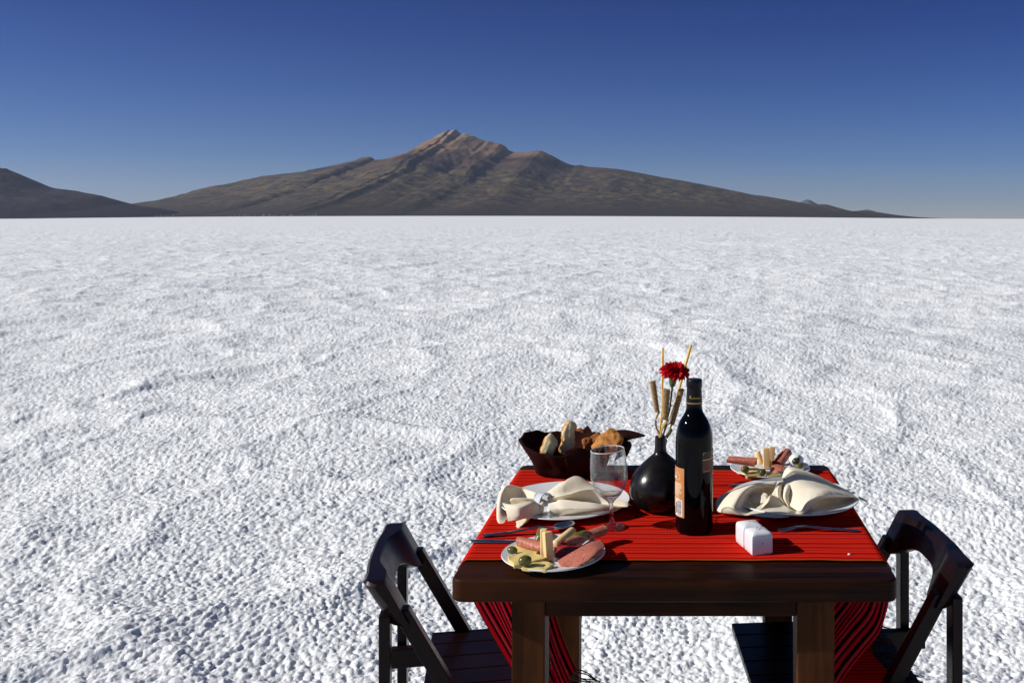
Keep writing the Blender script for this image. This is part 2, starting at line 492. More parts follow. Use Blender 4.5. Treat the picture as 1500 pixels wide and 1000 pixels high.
# a village strung along the foot of the volcano
mb = MB(); rnd = random.Random(3)
for k in range(30):
    px = rnd.choice([rnd.uniform(335, 372), rnd.uniform(372, 425), rnd.uniform(425, 480), rnd.uniform(210, 560)])
    q_ = D(px, 318, 9200 + rnd.uniform(0, 500)); g_ = float(land(np.array([q_.x]), np.array([q_.y]))[0]) + rnd.uniform(8, 22)
    a_, b_, c_ = rnd.uniform(2, 5), rnd.uniform(2, 4), rnd.uniform(1.5, 3)
    mb.box(q_.x - a_, q_.x + a_, q_.y - b_, q_.y + b_, g_ - 40, g_ + c_)
tag(obj('village', mb, plain('lime_wash', (.22, .19, .17), .8, .2, .02)), 'tiny pale houses strung along the foot of the volcano', 'village', kind='stuff')

# ================================================================== thin dry air between here and the far shore
hz = bpy.data.materials.new('air'); hz.use_nodes = True; ht = hz.node_tree
ht.nodes.remove(ht.nodes['Principled BSDF']); pv = ht.nodes.new('ShaderNodeVolumePrincipled')
pv.inputs['Color'].default_value = (.60, .72, .98, 1); pv.inputs['Density'].default_value = 0.95e-5; pv.inputs['Anisotropy'].default_value = .2
ht.links.new(pv.outputs['Volume'], ht.nodes['Material Output'].inputs['Volume'])
tag(obj('haze', MB().box(-66000, 66000, -66000, 66000, -420, 2150), hz), kind='stuff')
# ================================================================== table
wx_ = wood('stained_wood_across', 0, (.0035, .0012, .0006), (.052, .0150, .0045), .45, .0)
wz_ = wood('stained_wood_upright', 2, (.012, .0042, .0014), (.105, .0350, .0090), .55, .0)
wy_ = wood('stained_wood_deep', 1, (.006, .0025, .0016), (.04, .014, .006), .42, .0)
for m_ in (wx_, wz_, wy_): m_.node_tree.nodes['Principled BSDF'].inputs['Specular IOR Level'].default_value = .07
TX, TY0, TY1 = .390, 1.659, 2.435
tbl = thing('dining_table', 'dark brown wooden dining table standing on the white salt', 'table', (0, 2.05, 0))

def rounded_slab(mb, x0, x1, y0, y1, z0, z1, r, n=6):
    pts = []
    for cx, cy, a in ((x1 - r, y1 - r, 0), (x0 + r, y1 - r, 90), (x0 + r, y0 + r, 180), (x1 - r, y0 + r, 270)):
        for k in range(n + 1):
            t = R(a + 90 * k / n); pts.append((cx + r * math.cos(t), cy + r * math.sin(t)))
    m = len(pts)
    vs = [(x, y, z0) for x, y in pts] + [(x, y, z1) for x, y in pts]
    fs = [tuple(range(m - 1, -1, -1)), tuple(range(m, 2 * m))] + [(k, (k + 1) % m, m + (k + 1) % m, m + k) for k in range(m)]
    return mb.add(vs, fs)
obj('tabletop', rounded_slab(MB(), -TX, TX, TY0, TY1, .7205, TZ, .022), wx_, tbl, bevel=.007, bseg=3, smooth=True, angle=30)
for x0, x1 in ((-.288, -.229), (.2165, .283)):
    for y0, y1 in ((1.687, 1.748), (2.292, 2.357)):
        obj('leg', MB().box(x0, x1, y0, y1, -.02, .7200), wz_, tbl, bevel=.003)
for y0, y1 in ((1.691, 1.716), (2.312, 2.336)):
    obj('apron', MB().box(-.2285, .216, y0, y1, .684, .7195), wx_, tbl, bevel=.002)
for x0, x1 in ((-.284, -.262), (.255, .278)):
    obj('apron', MB().box(x0, x1, 1.7485, 2.2915, .684, .7195), wy_, tbl, bevel=.002)

# ================================================================== woven cloth
def cloth_material(name):
    q = N(name)
    v = q.coords(uv=True)
    sp = q.n('SeparateXYZ'); q.l(v, sp.inputs[0])
    wob = q.noise(q.coords((9, 60, 1), uv=True), 1.0, 3)
    y = q.math('ADD', sp.outputs['Y'], q.math('MULTIPLY', wob, .0022))
    fr = q.math('FRACT', q.math('MULTIPLY', y, 1 / .0540))
    red, red2, dk, bl = (.95, .032, .016), (.76, .016, .011), (.27, .004, .005), (.006, .002, .003)
    face = q.ramp(fr, [(0, red), (.13, red2), (.20, (.46, .006, .006)), (.30, (.90, .045, .02)), (.40, red), (.46, dk), (.50, (.88, .03, .014)), (.62, (.42, .005, .006)), (.76, red), (.86, (.9, .05, .02)), (.93, (.28, .004, .005))], 'CONSTANT')
    back = q.ramp(fr, [(0, bl), (.08, (.66, .010, .026)), (.34, bl), (.42, (.30, .003, .012)), (.46, bl), (.55, (.74, .075, .10)), (.64, (.66, .01, .028)), (.80, bl)], 'CONSTANT')
    fine = q.math('SINE', q.math('MULTIPLY', y, 2 * math.pi / .0026))
    warp = q.math('SINE', q.math('MULTIPLY', sp.outputs['X'], 2 * math.pi / .0030))
    rib = q.math('SINE', q.math('MULTIPLY', y, 2 * math.pi / .0135))
    sp_n = q.noise(q.coords((260, 700, 1), uv=True), 1.0, 2)
    face = q.mix(q.ramp(sp_n, [(.5, (0, 0, 0)), (.8, (.35, .35, .35))]), face, (.40, .004, .005))
    geo = q.n('NewGeometry')
    col = q.mix(geo.outputs['Backfacing'], face, back)
    ed = q.math('GREATER_THAN', q.math('ABSOLUTE', q.math('SUBTRACT', sp.outputs['Y'], .3125)), .3085)
    col = q.mix(ed, col, (.42, .11, .015))
    q.set(col=col, rough=.95, spec=.0)
    h = q.math('ADD', q.math('MULTIPLY', rib, 1.0), q.math('ADD', q.math('MULTIPLY', fine, .18), q.math('MULTIPLY', warp, .06)))
    q.bump(h, .8, .0024)
    tr = q.n('BsdfTranslucent'); q.l(back, tr.inputs['Color'])
    ms = q.n('MixShader'); ms.inputs[0].default_value = .22
    q.l(q.b.outputs[0], ms.inputs[1]); q.l(tr.outputs[0], ms.inputs[2]); q.l(ms.outputs[0], q.out.inputs['Surface'])
    return q.m
cl_top = cloth_material('red_weave')

CY0, CY1 = 1.747, 2.371
def sm(t):
    t = min(1, max(0, t)); return t * t * (3 - 2 * t)

def left_hang(d, v):
    """d metres down from the table edge, v 0 (near border) .. 1 (far border)"""
    x = -.397 + .43 * d - .05 * d * d + .010 * math.sin(v * 17 + d * 5) * sm(d / .25) + .02 * sm(d / .4) * math.sin(v * 5 + 1)
    z = .748 - d * (.93 - .06 * v)
    y = CY0 + (CY1 - CY0) * v - .20 * sm(d / .42) * v ** 2 + .008 * math.sin(d * 9) * v
    return Vector((x, y, z))

def right_hang(d, v):
    # swings in under the table, meets the chair seat and is turned outward along it
    k = 1 - v
    pts = [Vector((.397, 0, .748)), Vector((.392, 0, .69)), Vector((.376 - .004 * k, 0, .63)), Vector((.348 - .012 * k, 0, .585)), Vector((.312 - .008 * k, 0, .54)),
           Vector((.285, 0, .495)), Vector((.290, 0, .469)), Vector((.325, 0, .4615)), Vector((.375, 0, .461)), Vector((.43, 0, .461))]
    bul = .055 * v
    L = 0
    for i in range(len(pts) - 1):
        a, b = pts[i], pts[i + 1]; l = (b - a).length
        if d <= L + l or i == len(pts) - 2:
            t = min(1.0, (d - L) / l)
            p0, p3 = pts[max(i - 1, 0)], pts[min(i + 2, len(pts) - 1)]
            q = .5 * ((2 * a) + (b - p0) * t + (2 * p0 - 5 * a + 4 * b - p3) * t * t + (3 * a - p0 - 3 * b + p3) * t ** 3)
            break
        L += l
    x = q.x + bul * sm(d / .2) * (1 - .95 * sm((d - .22) / .2)) + .008 * math.sin(v * 19 + d * 4) * sm(d / .2)
    z = max(q.z + .004 * math.sin(v * 13) * sm((d - .3) / .1), .4585)
    y = CY0 + (CY1 - CY0) * v + .02 * sm((d - .1) / .25) * (1 - 2 * v)
    return Vector((x, y, z))

HL, HR = .545, .47
mb = MB(); uvs = []; rows = []
nv = 72
path = []      # (u along the cloth, side)
for k in range(46): path.append(('L', HL * (1 - k / 45)))
nt = 120
for k in range(1, nt): path.append(('T', -1 + 2 * k / nt))
for k in range(46): path.append(('R', HR * k / 45))
rg_ = random.Random(5)
wr = [(rg_.uniform(-.35, .35), rg_.uniform(CY0, CY1), rg_.uniform(.03, .09), rg_.uniform(.0005, .0018), rg_.uniform(-.6, .6)) for _ in range(9)]
for side, d in path:
    row = []
    for j in range(nv + 1):
        v = j / nv
        if side == 'L': p = left_hang(d * (1 - .20 * v ** 1.5), v); u = -.397 - d
        elif side == 'R': p = right_hang(d, v); u = .397 + d
        else:
            x = d * .394; y = CY0 + (CY1 - CY0) * v
            z = CZ + .0004 * math.sin(x * 23 + y * 9)
            for (wx0, wy0, ww, wh, wa) in wr:
                q_ = ((y - wy0) - wa * .15 * (x - wx0)) / .006
                z += wh * math.exp(-q_ * q_) * math.exp(-((x - wx0) / ww) ** 2)
            e = abs(x) - .380
            if e > 0: z -= .012 * (e / .014) ** 2
            yb = .0012 * math.sin(x * 31) + .0008 * math.sin(x * 77)
            y += yb if v in (0, 1) else yb * .5
            p = Vector((x, y, z)); u = x
        row.append(p); uvs.append((u, v * .625))
    rows.append(row)
mb.grid(rows)
cloth = thing('tablecloth', 'red striped woven tablecloth hanging over both sides of the dark table', 'tablecloth', (0, 2.05, CZ))
fb = obj('woven_sheet', mb, cl_top, cloth, smooth=True, angle=180, fix=False)
uvl = fb.data.uv_layers.new(name='UVMap')
for lp in fb.data.loops: uvl.data[lp.index].uv = uvs[lp.vertex_index]
if fb.data.polygons[len(fb.data.polygons) // 2].normal.z < 0: fb.data.flip_normals()

fr_m = plain('dark_fringe', (.035, .010, .012), .9, .6, 300)
rg_ = random.Random(11)
for side in 'LR':
    f_ = MB()
    for j in range(58):
        v = (j + .5) / 58
        if side == 'L':
            a = left_hang(HL * (1 - .20 * v ** 1.5), v); dr = Vector((.85 + rg_.uniform(-.15, .15), rg_.uniform(-.25, .15), -.25 + rg_.uniform(-.2, .2)))
        else:
            a = right_hang(HR, v); dr = Vector((1, rg_.uniform(-.35, .35), -.02))
        L_ = rg_.uniform(.05, .085) * (1 if side == 'L' else 1 - .6 * v); dr.normalize()
        pts = [a + dr * (L_ * t) + Vector((0, rg_.uniform(-.004, .004) * t, (.008 * math.sin(t * 5 + j) * t if side == 'L' else .004 * math.sin(t * 4 + j)) - (.012 * t * t if side == 'L' else 0))) for t in (0, .25, .5, .75, 1)]
        f_.sweep(pts, [.0016, .0014, .0013, .0016, .0007], n=5)
    obj('fringe', f_, fr_m, cloth, smooth=True)

# ================================================================== folding chairs
lac = N('black_brown_lacquer')
v_ = lac.coords((60, 60, 60)); nz_ = lac.noise(lac.coords((8, 8, 8)), 1.0, 4); n3_ = lac.noise(lac.coords((90, 90, 90)), 1.0, 4)
lac.set(col=lac.ramp(nz_, [(.3, (.0045, .002, .0025)), (.7, (.010, .004, .0045))]), rough=lac.math('ADD', lac.math('MULTIPLY', n3_, .22), .2), spec=.14)
lac.bump(n3_, .12, .001); lac = lac.m

def make_chair(name, label, front):
    t = thing(name, label, 'chair', (0, 0, 0), 'folding chairs at the table')
    W2 = .165
    for s in (-1, 1):
        obj('rear_leg', MB().box(-.0135, .0075, s * W2 - .019, s * W2 + .019, -.02, .634), lac, t, bevel=.003)
        y0 = s * W2
        # front leg: from the backrest slanting down to the ground in front
        o_ = .0
        g = MB(); h = .0165
        x_top, z_top, x_bot, z_bot = .0215, .642, .388, -.02
        ys = (y0 - .0145, y0 + .0145)
        vs = []
        for (x, z) in ((x_top, z_top), (x_bot, z_bot)):
            for yy in ys:
                vs += [(x - h + .0, yy, z), (x + h, yy, z)]
        # keep it clear of the rear leg, which stands beside it
        vs = [(x + .003, y, z) for x, y, z in vs]
        g.add(vs, [(0, 1, 3, 2), (4, 6, 7, 5), (0, 4, 5, 1), (2, 3, 7, 6), (0, 2, 6, 4), (1, 5, 7, 3)])
        obj('front_leg', g, lac, t, bevel=.003)
        yi = s * (W2 - .030)
        obj('seat_rail', MB().box(-.045, front - .02, yi - .010, yi + .010, .392, .4355), lac, t, bevel=.003)
    # backrest: leaning board, hollowed in front, arched below
    rows = []
    NY = 40
    for j in range(NY + 1):
        y = -.187 + .374 * j / NY
        q = max(0, 1 - (y / .135) ** 2); q = q * q * (3 - 2 * q)
        e = max(0, (abs(y) - .166) / .021)
        zt, zb = .700 - .004 * e * e, .612 + .036 * q
        lean = lambda z: (.700 - z) * .50
        bk, fr = -.042 + .020 * e * e - .006 * q, -.001 - .024 * q
        if abs(y) > .135 and abs(y) < .14: pass
        row = [Vector((bk + lean(zt) + .004, y, zt)), Vector((fr + lean(zt) - .003, y, zt)), Vector((fr + lean(zt) + .001, y, zt - .004)), Vector((fr + lean(zb), y, zb + .003)),
               Vector((fr + lean(zb) - .003, y, zb)), Vector((bk + lean(zb) + .006 + .012 * e, y, zb)), Vector((bk + lean(zb) - .001 + .006 * e, y, zb + .010)), Vector((bk + lean(zt) - .001, y, zt - .005))]
        rows.append(row)
    g = MB().grid(rows, wrap=True); n_ = len(g.v)
    g.f.append(tuple(range(8))); g.f.append(tuple(range(n_ - 8, n_)))
    obj('backrest', g, lac, t, smooth=True, angle=35)
    # seat of slats with fine gaps
    g = MB(); ys = np.linspace(-.160, .160, 6)
    for a, b in zip(ys[:-1], ys[1:]):
        g.box(.062, front, a + .0012, b - .0012, .437, .4530)
    for x_ in (.08, front - .05):
        g.box(x_, x_ + .03, -.125, .125, .428, .438)
    obj('seat', g, lac, t, bevel=.0022)
    g = MB(); g.sweep([(.150, -.150, .405), (.150, .150, .405)], .008, n=10)
    obj('cross_bar', g, lac, t, smooth=True)
    return t
ch = make_chair('folding_chair', 'black wooden folding chair facing the plate of ham and cheese with the two green olives by the table front', .318)
ch['label'] = 'dark folding chair left of the table, beside the napkin gathered in a pale ring'
ch2 = copy_tree(ch)
# the right chair has the deeper seat
for c_ in ch2.children:
    if c_.name.startswith(('seat', 'seat_rail')):
        c_.data = c_.data.copy()
        for v_ in c_.data.vertices:
            if v_.co.x > .06: v_.co.x = .062 + (v_.co.x - .062) * (.403 - .062) / (.318 - .062)
ch.location = (-.580, 1.992, 0); ch.rotation_euler = (0, 0, R(10.3))
ch2.location = (.546, 2.082, 0); ch2.rotation_euler = (0, 0, R(180 - (-4.5)))
ch2['label'] = 'dark folding chair right of the table, beside the white shaker cubes'
# ================================================================== bottle, vase, glasses, shakers
def tilt(o, base, ax, deg):
    o.matrix_world = Matrix.Translation(base) @ Matrix.Rotation(R(deg), 4, ax)

dkglass = N('dark_bottle_glass').set(col=(.0012, .0012, .002), rough=.04, spec=.13).m
foil = plain('matt_black_foil', (.004, .004, .006), .38, .2, 200, spec=.2)
gold = N('gold_print').set(col=(.55, .36, .09), rough=.35, metal=.6).m
brown_lab = plain('brown_label_paper', (.115, .042, .016), .55, .12, 60)
orange_lab = plain('orange_brown_label_paper', (.48, .20, .060), .6, .10, 60)
black_lab = plain('black_label_paper', (.010, .010, .011), .5, .2, 60)
cream_ink = plain('cream_ink', (.75, .62, .45), .6, .05, 60)
white_pap = plain('white_label_paper', (.8, .8, .82), .6, .04, 60)
black_ink = plain('black_ink', (.02, .02, .02), .6, .1, 60)

BC = Vector((.0395, 1.914, CZ)); BR = .0374
bot = thing('wine_bottle', 'tall dark wine bottle with orange back label standing beside the black vase', 'bottle', BC)
prof = [(0, .006), (.022, .004), (.030, .0005), (.034, .0), (.0366, .004), (BR, .010), (BR, .178), (.0371, .188), (.0355, .200), (.0325, .211), (.0280, .221), (.0225, .2295), (.0182, .237), (.0162, .245), (.0156, .252), (.0154, .262)]
obj('body', MB().lathe(prof, BC, 72), dkglass, bot, smooth=True, angle=60)
prof = [(.0155, .2520), (.0163, .2522), (.0160, .262), (.0150, .284), (.0148, .2865), (.0160, .2880), (.0161, .3000), (.0150, .3025), (.0, .3030)]
cap_o = obj('capsule', MB().lathe(prof, BC, 56), foil, bot, smooth=True, angle=50)
def arc_band(mb, c, r, a0, a1, z0, z1, t=.0004, n=None, skew=0):
    """thin curved plate on a cylinder; angles from the camera-facing side, degrees"""
    n = n or max(2, int(abs(a1 - a0) / 4)); rows = []
    for k in range(n + 1):
        a = R(a0 + (a1 - a0) * k / n); s, co = math.sin(a), -math.cos(a)
        rows.append([Vector((c.x + (r - .0006) * s, c.y + (r - .0006) * co, c.z + z0)), Vector((c.x + (r + t) * s, c.y + (r + t) * co, c.z + z0)),
                     Vector((c.x + (r + t) * s, c.y + (r + t) * co, c.z + z1)), Vector((c.x + (r - .0006) * s, c.y + (r - .0006) * co, c.z + z1))])
    b = len(mb.v); mb.grid(rows, wrap=True)
    mb.f.append((b, b + 1, b + 2, b + 3)); m = len(mb.v); mb.f.append((m - 4, m - 3, m - 2, m - 1))
    return mb
def bands(items, c, r, t):
    mb = MB()
    for a0, a1, z0, z1 in items: arc_band(mb, c, r, a0, a1, z0, z1, t)
    return mb
# gold ring and scrolled lettering on the capsule
obj('gold_ring', MB().lathe([(.0163, .2555), (.0167, .2557), (.0167, .2570), (.0162, .2572)], BC, 56), gold, cap_o, smooth=True)
it = []
for k in range(12):
    a = -30 + k * 6.5; z = .2660 + .0008 * math.sin(k * 2.1)
    it.append((a, a + 4.2, z, z + .0007 + (.0012 if k % 4 == 0 else .0004)))
it += [(-34, -29, .2665, .2715), (-29, -22, .2707, .2715)]
obj('lettering', bands(it, BC, .0159, .0008), gold, cap_o)
# back label
bl = obj('back_label', bands([(-104, -33, .034, .131)], BC, BR, .0004), orange_lab, bot, smooth=True, angle=30)
it = []
rg_ = random.Random(4)
for k in range(15):
    z = .0955 - k * .0030 - (.002 if k > 7 else 0)
    it.append((-98 + rg_.uniform(0, 3), -40 - rg_.uniform(0, 12) - (14 if k in (6, 14) else 0), z, z + .0011))
it += [(-78, -44, .0985, .1000)]
# swirl emblem
for k in range(16):
    t = k / 15 * 2 * math.pi * 1.15
    it.append((-62 + 13 * math.cos(t) - 1.6, -62 + 13 * math.cos(t) + 1.6, .1135 + .0065 * math.sin(t) - .0004, .1135 + .0065 * math.sin(t) + .0006))
it += [(-92, -84, .104, .124), (-84, -66, .1085, .1125)]
obj('lettering', bands(it, BC, BR, .0008), cream_ink, bl)
bc_ = obj('barcode', bands([(-72, -40, .036, .068)], BC, BR, .0007), white_pap, bl, smooth=True, angle=30)
it = []; z = .0375
while z < .0655:
    h_ = rg_.choice([.0004, .0006, .0010]); it.append((-62, -43, z, z + h_)); z += h_ + rg_.choice([.0005, .0008])
it.append((-69, -64, .040, .062))
obj('bars', bands(it, BC, BR, .0010), black_ink, bc_)
# front label turned to the right
fl = obj('front_label', bands([(24, 128, .1345, .1645)], BC, BR, .0004), black_lab, bot, smooth=True, angle=30)
obj('brown_panel', bands([(24, 128, .1235, .1480)], BC, BR, .0007), brown_lab, fl, smooth=True, angle=30)
it = [(24, 128, .1480, .1495)]
for k in range(9):
    it.append((27 + k * 3, 28.6 + k * 3, .1255, .1268))
for k in range(14):
    t = k / 13; it.append((58 + 30 * t, 61 + 30 * t, .1525 + .010 * abs(math.sin(t * 6)), .1540 + .0105 * abs(math.sin(t * 6))))
it += [(27, 36, .1618, .1624), (27, 28, .1575, .1624), (60, 100, .1605, .1615)]
obj('lettering', bands(it, BC, BR, .0010), gold, fl)

# vase
VC = Vector((-.030, 2.058, CZ))
vm = N('black_pottery'); vv = vm.coords((1, 1, 1)); nn = vm.noise(vv, 55, 4, .6)
vm.set(col=vm.ramp(nn, [(.3, (.004, .003, .003)), (.7, (.010, .007, .006))]), rough=vm.math('ADD', vm.math('MULTIPLY', nn, .18), .16), spec=.3); vm.bump(vm.noise(vv, 25, 3), .12, .002)
prof = [(0, .004), (.030, .003), (.036, .0), (.043, .002), (.0540, .009), (.0620, .020), (.0662, .032), (.0670, .042), (.0655, .055), (.0612, .068), (.0532, .081), (.0425, .0935), (.0300, .1055), (.0205, .1135), (.0150, .1185), (.0130, .1235), (.0123, .134), (.0120, .1535),
        (.0116, .1550), (.0098, .1550), (.0092, .1530), (.0090, .120), (0, .118)]
vase = thing('vase', 'black round pottery vase with narrow neck standing beside the wine bottle', 'vase', VC)
obj('belly', MB().lathe(prof, VC, 72), vm.m, vase, smooth=True, angle=60)

# wine glasses: outer and inner skin
rim_m = N('polished_rim_glass').set(col=(.9, .92, .95), rough=.15, trans=.3, ior=1.5).m
def glass_mat(name, solid, power=3.0, base=.02):
    q = N(name)
    q.set(col=(1, 1, 1), rough=0.0, trans=1.0, ior=1.47, spec=.5)
    lw = q.n('LayerWeight', Blend=.5); fr = q.math('ADD', q.math('MULTIPLY', q.math('POWER', lw.outputs['Facing'], power), .85), base); gs = q.n('BsdfGlossy', Roughness=.0); tp = q.n('BsdfTransparent')
    tp.inputs['Color'].default_value = (.955, .96, .965, 1)
    thin = q.n('MixShader'); q.l(fr, thin.inputs[0]); q.l(tp.outputs[0], thin.inputs[1]); q.l(gs.outputs[0], thin.inputs[2])
    ms = q.n('MixShader'); ms.inputs[0].default_value = solid
    q.l(thin.outputs[0], ms.inputs[1]); q.l(q.b.outputs[0], ms.inputs[2]); q.l(ms.outputs[0], q.out.inputs['Surface'])
    return q.m
gl_thin, gl_thick = glass_mat('thin_clear_glass', .05), glass_mat('thick_clear_glass', .55, 1.6, .06)
def wine_glass(c, label):
    t = thing('wine_glass', label, 'wine glass', c, 'wine glasses')
    foot = [(0, .0000), (.0255, .0), (.0275, .0012), (.0268, .0024), (.0200, .0048), (.0110, .0080), (.0062, .0120), (.0045, .0190), (.0040, .0300), (.0040, .0420), (.0046, .0490), (.0070, .0535), (.0128, .0585), (.0202, .0650), (.0228, .0682), (.0221, .0688), (.0180, .0668), (.0110, .0640), (.0040, .0625), (0, .0622)]
    out = [(.0221, .0691), (.0230, .0687), (.0293, .0770), (.0350, .0900), (.0377, .1030), (.0381, .1120), (.0375, .1250), (.0360, .1410), (.0340, .1572)]
    inn = [(.0330, .1572), (.0350, .1410), (.0364, .1250), (.0369, .1120), (.0365, .1035), (.0338, .0910), (.0282, .0785), (.0221, .0691)]
    rim = []
    obj('bowl', MB().lathe(out + inn, c, 72), gl_thin, t, smooth=True, angle=80)
    tr = MB().lathe([(.0335 + .0008 * math.cos(a), .1578 + .0008 * math.sin(a)) for a in [2 * math.pi * k / 10 for k in range(11)]], c, 72)
    obj('rim', tr, rim_m, t, smooth=True, angle=180)
    obj('stem', MB().lathe(foot, c, 64), gl_thick, t, smooth=True, angle=80)
    return t
g1 = wine_glass(Vector((0, 0, 0)), 'empty wine glass standing in front, beside the napkin in its ring and the black vase')
g2 = copy_tree(g1); g2['label'] = 'empty wine glass half hidden behind the wine bottle'
g1.location = (-.1250, 1.930, CZ); g1.rotation_euler = (0, R(-3.8), 0)
g2.location = (.0530, 2.225, CZ)

# salt and pepper: two little white porcelain cubes
por = N('white_porcelain').set(col=(.72, .72, .74), rough=.15, spec=.4).m
hole = plain('hole_dark', (.03, .03, .03), .8, .1, 50)
def shaker(label, ctr, holes, side):
    t = thing('shaker', label, 'shaker', (0, 0, 0), 'porcelain shakers')
    bm = MB(); n = 12; a = .0211; hh = .0405
    rows = []
    # a cube with a pillowed top, pulled from a superellipse section
    zs = [0, .0008, .0025, .010, .020, .030, .0355, .0385, .0400]
    ins = [.0030, .0014, .0003, 0, 0, 0, .0004, .0014, .0034]
    m = 48
    for z, i_ in zip(zs, ins):
        r = []
        for k in range(m):
            th = 2 * math.pi * k / m; c_, s_ = math.cos(th), math.sin(th); e = .12
            q = (abs(c_) ** (2 / e) + abs(s_) ** (2 / e)) ** (-e / 2)
            r.append(Vector(((a - i_) * q * c_, (a - i_) * q * s_, z)))
        rows.append(r)
    for f in (.75, .5, .25, .05):
        rows.append([Vector((p.x * f, p.y * f, .0400 + .0042 * (1 - f * f))) for p in rows[8]])
    bm.grid(rows, wrap=True); nvt = len(bm.v)
    bm.f.append(tuple(range(m - 1, -1, -1))); bm.f.append(tuple(range(nvt - m, nvt)))
    b = obj('body', bm, por, t, smooth=True, angle=50)
    hb = MB()
    for hx, hy in holes: hb.lathe([(0, .0403), (.0014, .0403), (.0014, .0443 - 3.5 * (hx * hx + hy * hy)), (0, .0444 - 3.5 * (hx * hx + hy * hy))], (hx, hy, 0), 12)
    obj('hole', hb, hole, t)
    if side:
        s = MB().lathe([(0, -.001), (.0012, -.001), (.0012, .0003), (0, .0004)], (0, 0, 0), 10)
        Mx = Matrix.Translation((0, -.0210, .0215)) @ Matrix.Rotation(R(90), 4, 'X')
        s.v = [Mx @ p for p in s.v]; obj('hole', s, hole, t)
    return t
ang = math.atan2(.013, .041)
nr, rt = Vector((.1433, 1.766)), Vector((.1843, 1.779))
ux = Vector((math.cos(ang), math.sin(ang))); uy = Vector((-math.sin(ang), math.cos(ang)))
c1 = nr + ux * .0212 + uy * .0212; c2 = nr + ux * .0206 + uy * .0636
s1 = shaker('white porcelain cube shaker with several holes in its top, nearer the table front', c1, [(0, .004), (.004, -.002), (-.004, -.002), (0, -.006)], True)
s1.location = (c1.x, c1.y, CZ); s1.rotation_euler = (0, 0, ang)
s2 = shaker('white porcelain cube shaker with a single hole in its top, behind its twin', c2, [(0, 0)], False)
s2.location = (c2.x, c2.y, CZ); s2.rotation_euler = (0, 0, ang)

# ================================================================== plates
china = plain('white_china', (.76, .76, .76), .16, .02, 30, spec=.4)
def plate(c, r, label, rim=.014, well=.62):
    t = thing('plate', label, 'plate', c, 'white china plates')
    k = r
    prof = [(0, .0025), (well * k * .9, .0022), (well * k * .92, 0), (well * k * .97, 0), (well * k * 1.0, .0035), (.80 * k, rim * .55), (.985 * k, rim - .0012), (k, rim + .0006), (.992 * k, rim + .0022), (.97 * k, rim + .0016),
            (.80 * k, rim * .55 + .0036), (well * k * 1.03, .0072), (well * k * .95, .0060), (well * k * .6, .0056), (0, .0056)]
    obj('dish', MB().lathe(prof, c, 96), china, t, smooth=True, angle=60)
    return t
PA = Vector((-.222, 1.756, CZ)); PB = Vector((.235, 2.353, CZ)); PC = Vector((-.237, 2.074, CZ)); PD = Vector((.262, 2.094, CZ))
plate(PA, .0950, 'small white plate of ham and cheese at the front edge of the table', .011)
plate(PB, .0975, 'small white plate of ham and cheese at the far right corner of the table', .011)
plate(PC, .1400, 'large white plate under the cream napkin gathered in a pale ring', .014, .66)
plate(PD, .1400, 'large white plate under the loosely curled cream napkin on the right', .016, .66)
# ================================================================== bread, flowers, napkins, cutlery, food
def blob(mb, c, ax, rot=None, amp=.0, seed=0, n=3, pw=1.0, freq=1.0):
    """lumpy superellipsoid; ax = half sizes, rot = 3x3 matrix"""
    bm = bmesh.new(); bmesh.ops.create_icosphere(bm, subdivisions=n, radius=1)
    from mathutils import noise as mn
    vs = []
    for v in bm.verts:
        p = v.co.normalized()
        q = Vector([math.copysign(abs(t) ** pw, t) for t in p])
        k = 1 + amp * mn.noise(p * 1.7 * freq + Vector((seed * 3.1, seed, 0))) + .5 * amp * mn.noise(p * 4.5 * freq + Vector((seed, 7, seed * 1.7)))
        q = Vector((q.x * ax[0], q.y * ax[1], q.z * ax[2])) * k
        if rot is not None: q = rot @ q
        vs.append(Vector(c) + q)
    bm.verts.index_update()
    fs = [tuple(v.index for v in f.verts) for f in bm.faces]; bm.free()
    return mb.add(vs, fs)

def frame(d, up=(0, 0, 1)):
    """3x3 with x along d"""
    x = Vector(d).normalized(); u = Vector(up)
    if abs(x.dot(u)) > .98: u = Vector((0, 1, 0))
    y = u.cross(x).normalized(); z = x.cross(y)
    return Matrix(((x.x, y.x, z.x), (x.y, y.y, z.y), (x.z, y.z, z.z)))

def roll(p0, p1, r0, r1, turns=1.6, t=.0016, seed=0, flat=.85):
    """a rolled slice: spiral section swept from p0 to p1"""
    p0, p1 = Vector(p0), Vector(p1); M = frame(p1 - p0); rows = []; n = 14; m = int(26 * turns)
    rnd = random.Random(seed)
    ph = rnd.uniform(0, 6)
    for i in range(n + 1):
        s = i / n; c = p0.lerp(p1, s); R_ = r0 + (r1 - r0) * s; row = []
        for k in range(m + 1):
            a = 2 * math.pi * turns * k / m + ph
            rad = R_ * (1 - .52 * (1 - k / m)) * (1 + .05 * math.sin(3 * a + 4 * s + seed))
            off = .0025 * math.sin(a * 1.3 + seed) if i in (0, n) else 0
            row.append(c + M @ Vector((off, rad * math.cos(a), rad * math.sin(a) * flat)))
        rows.append(row)
    return MB().grid(rows)

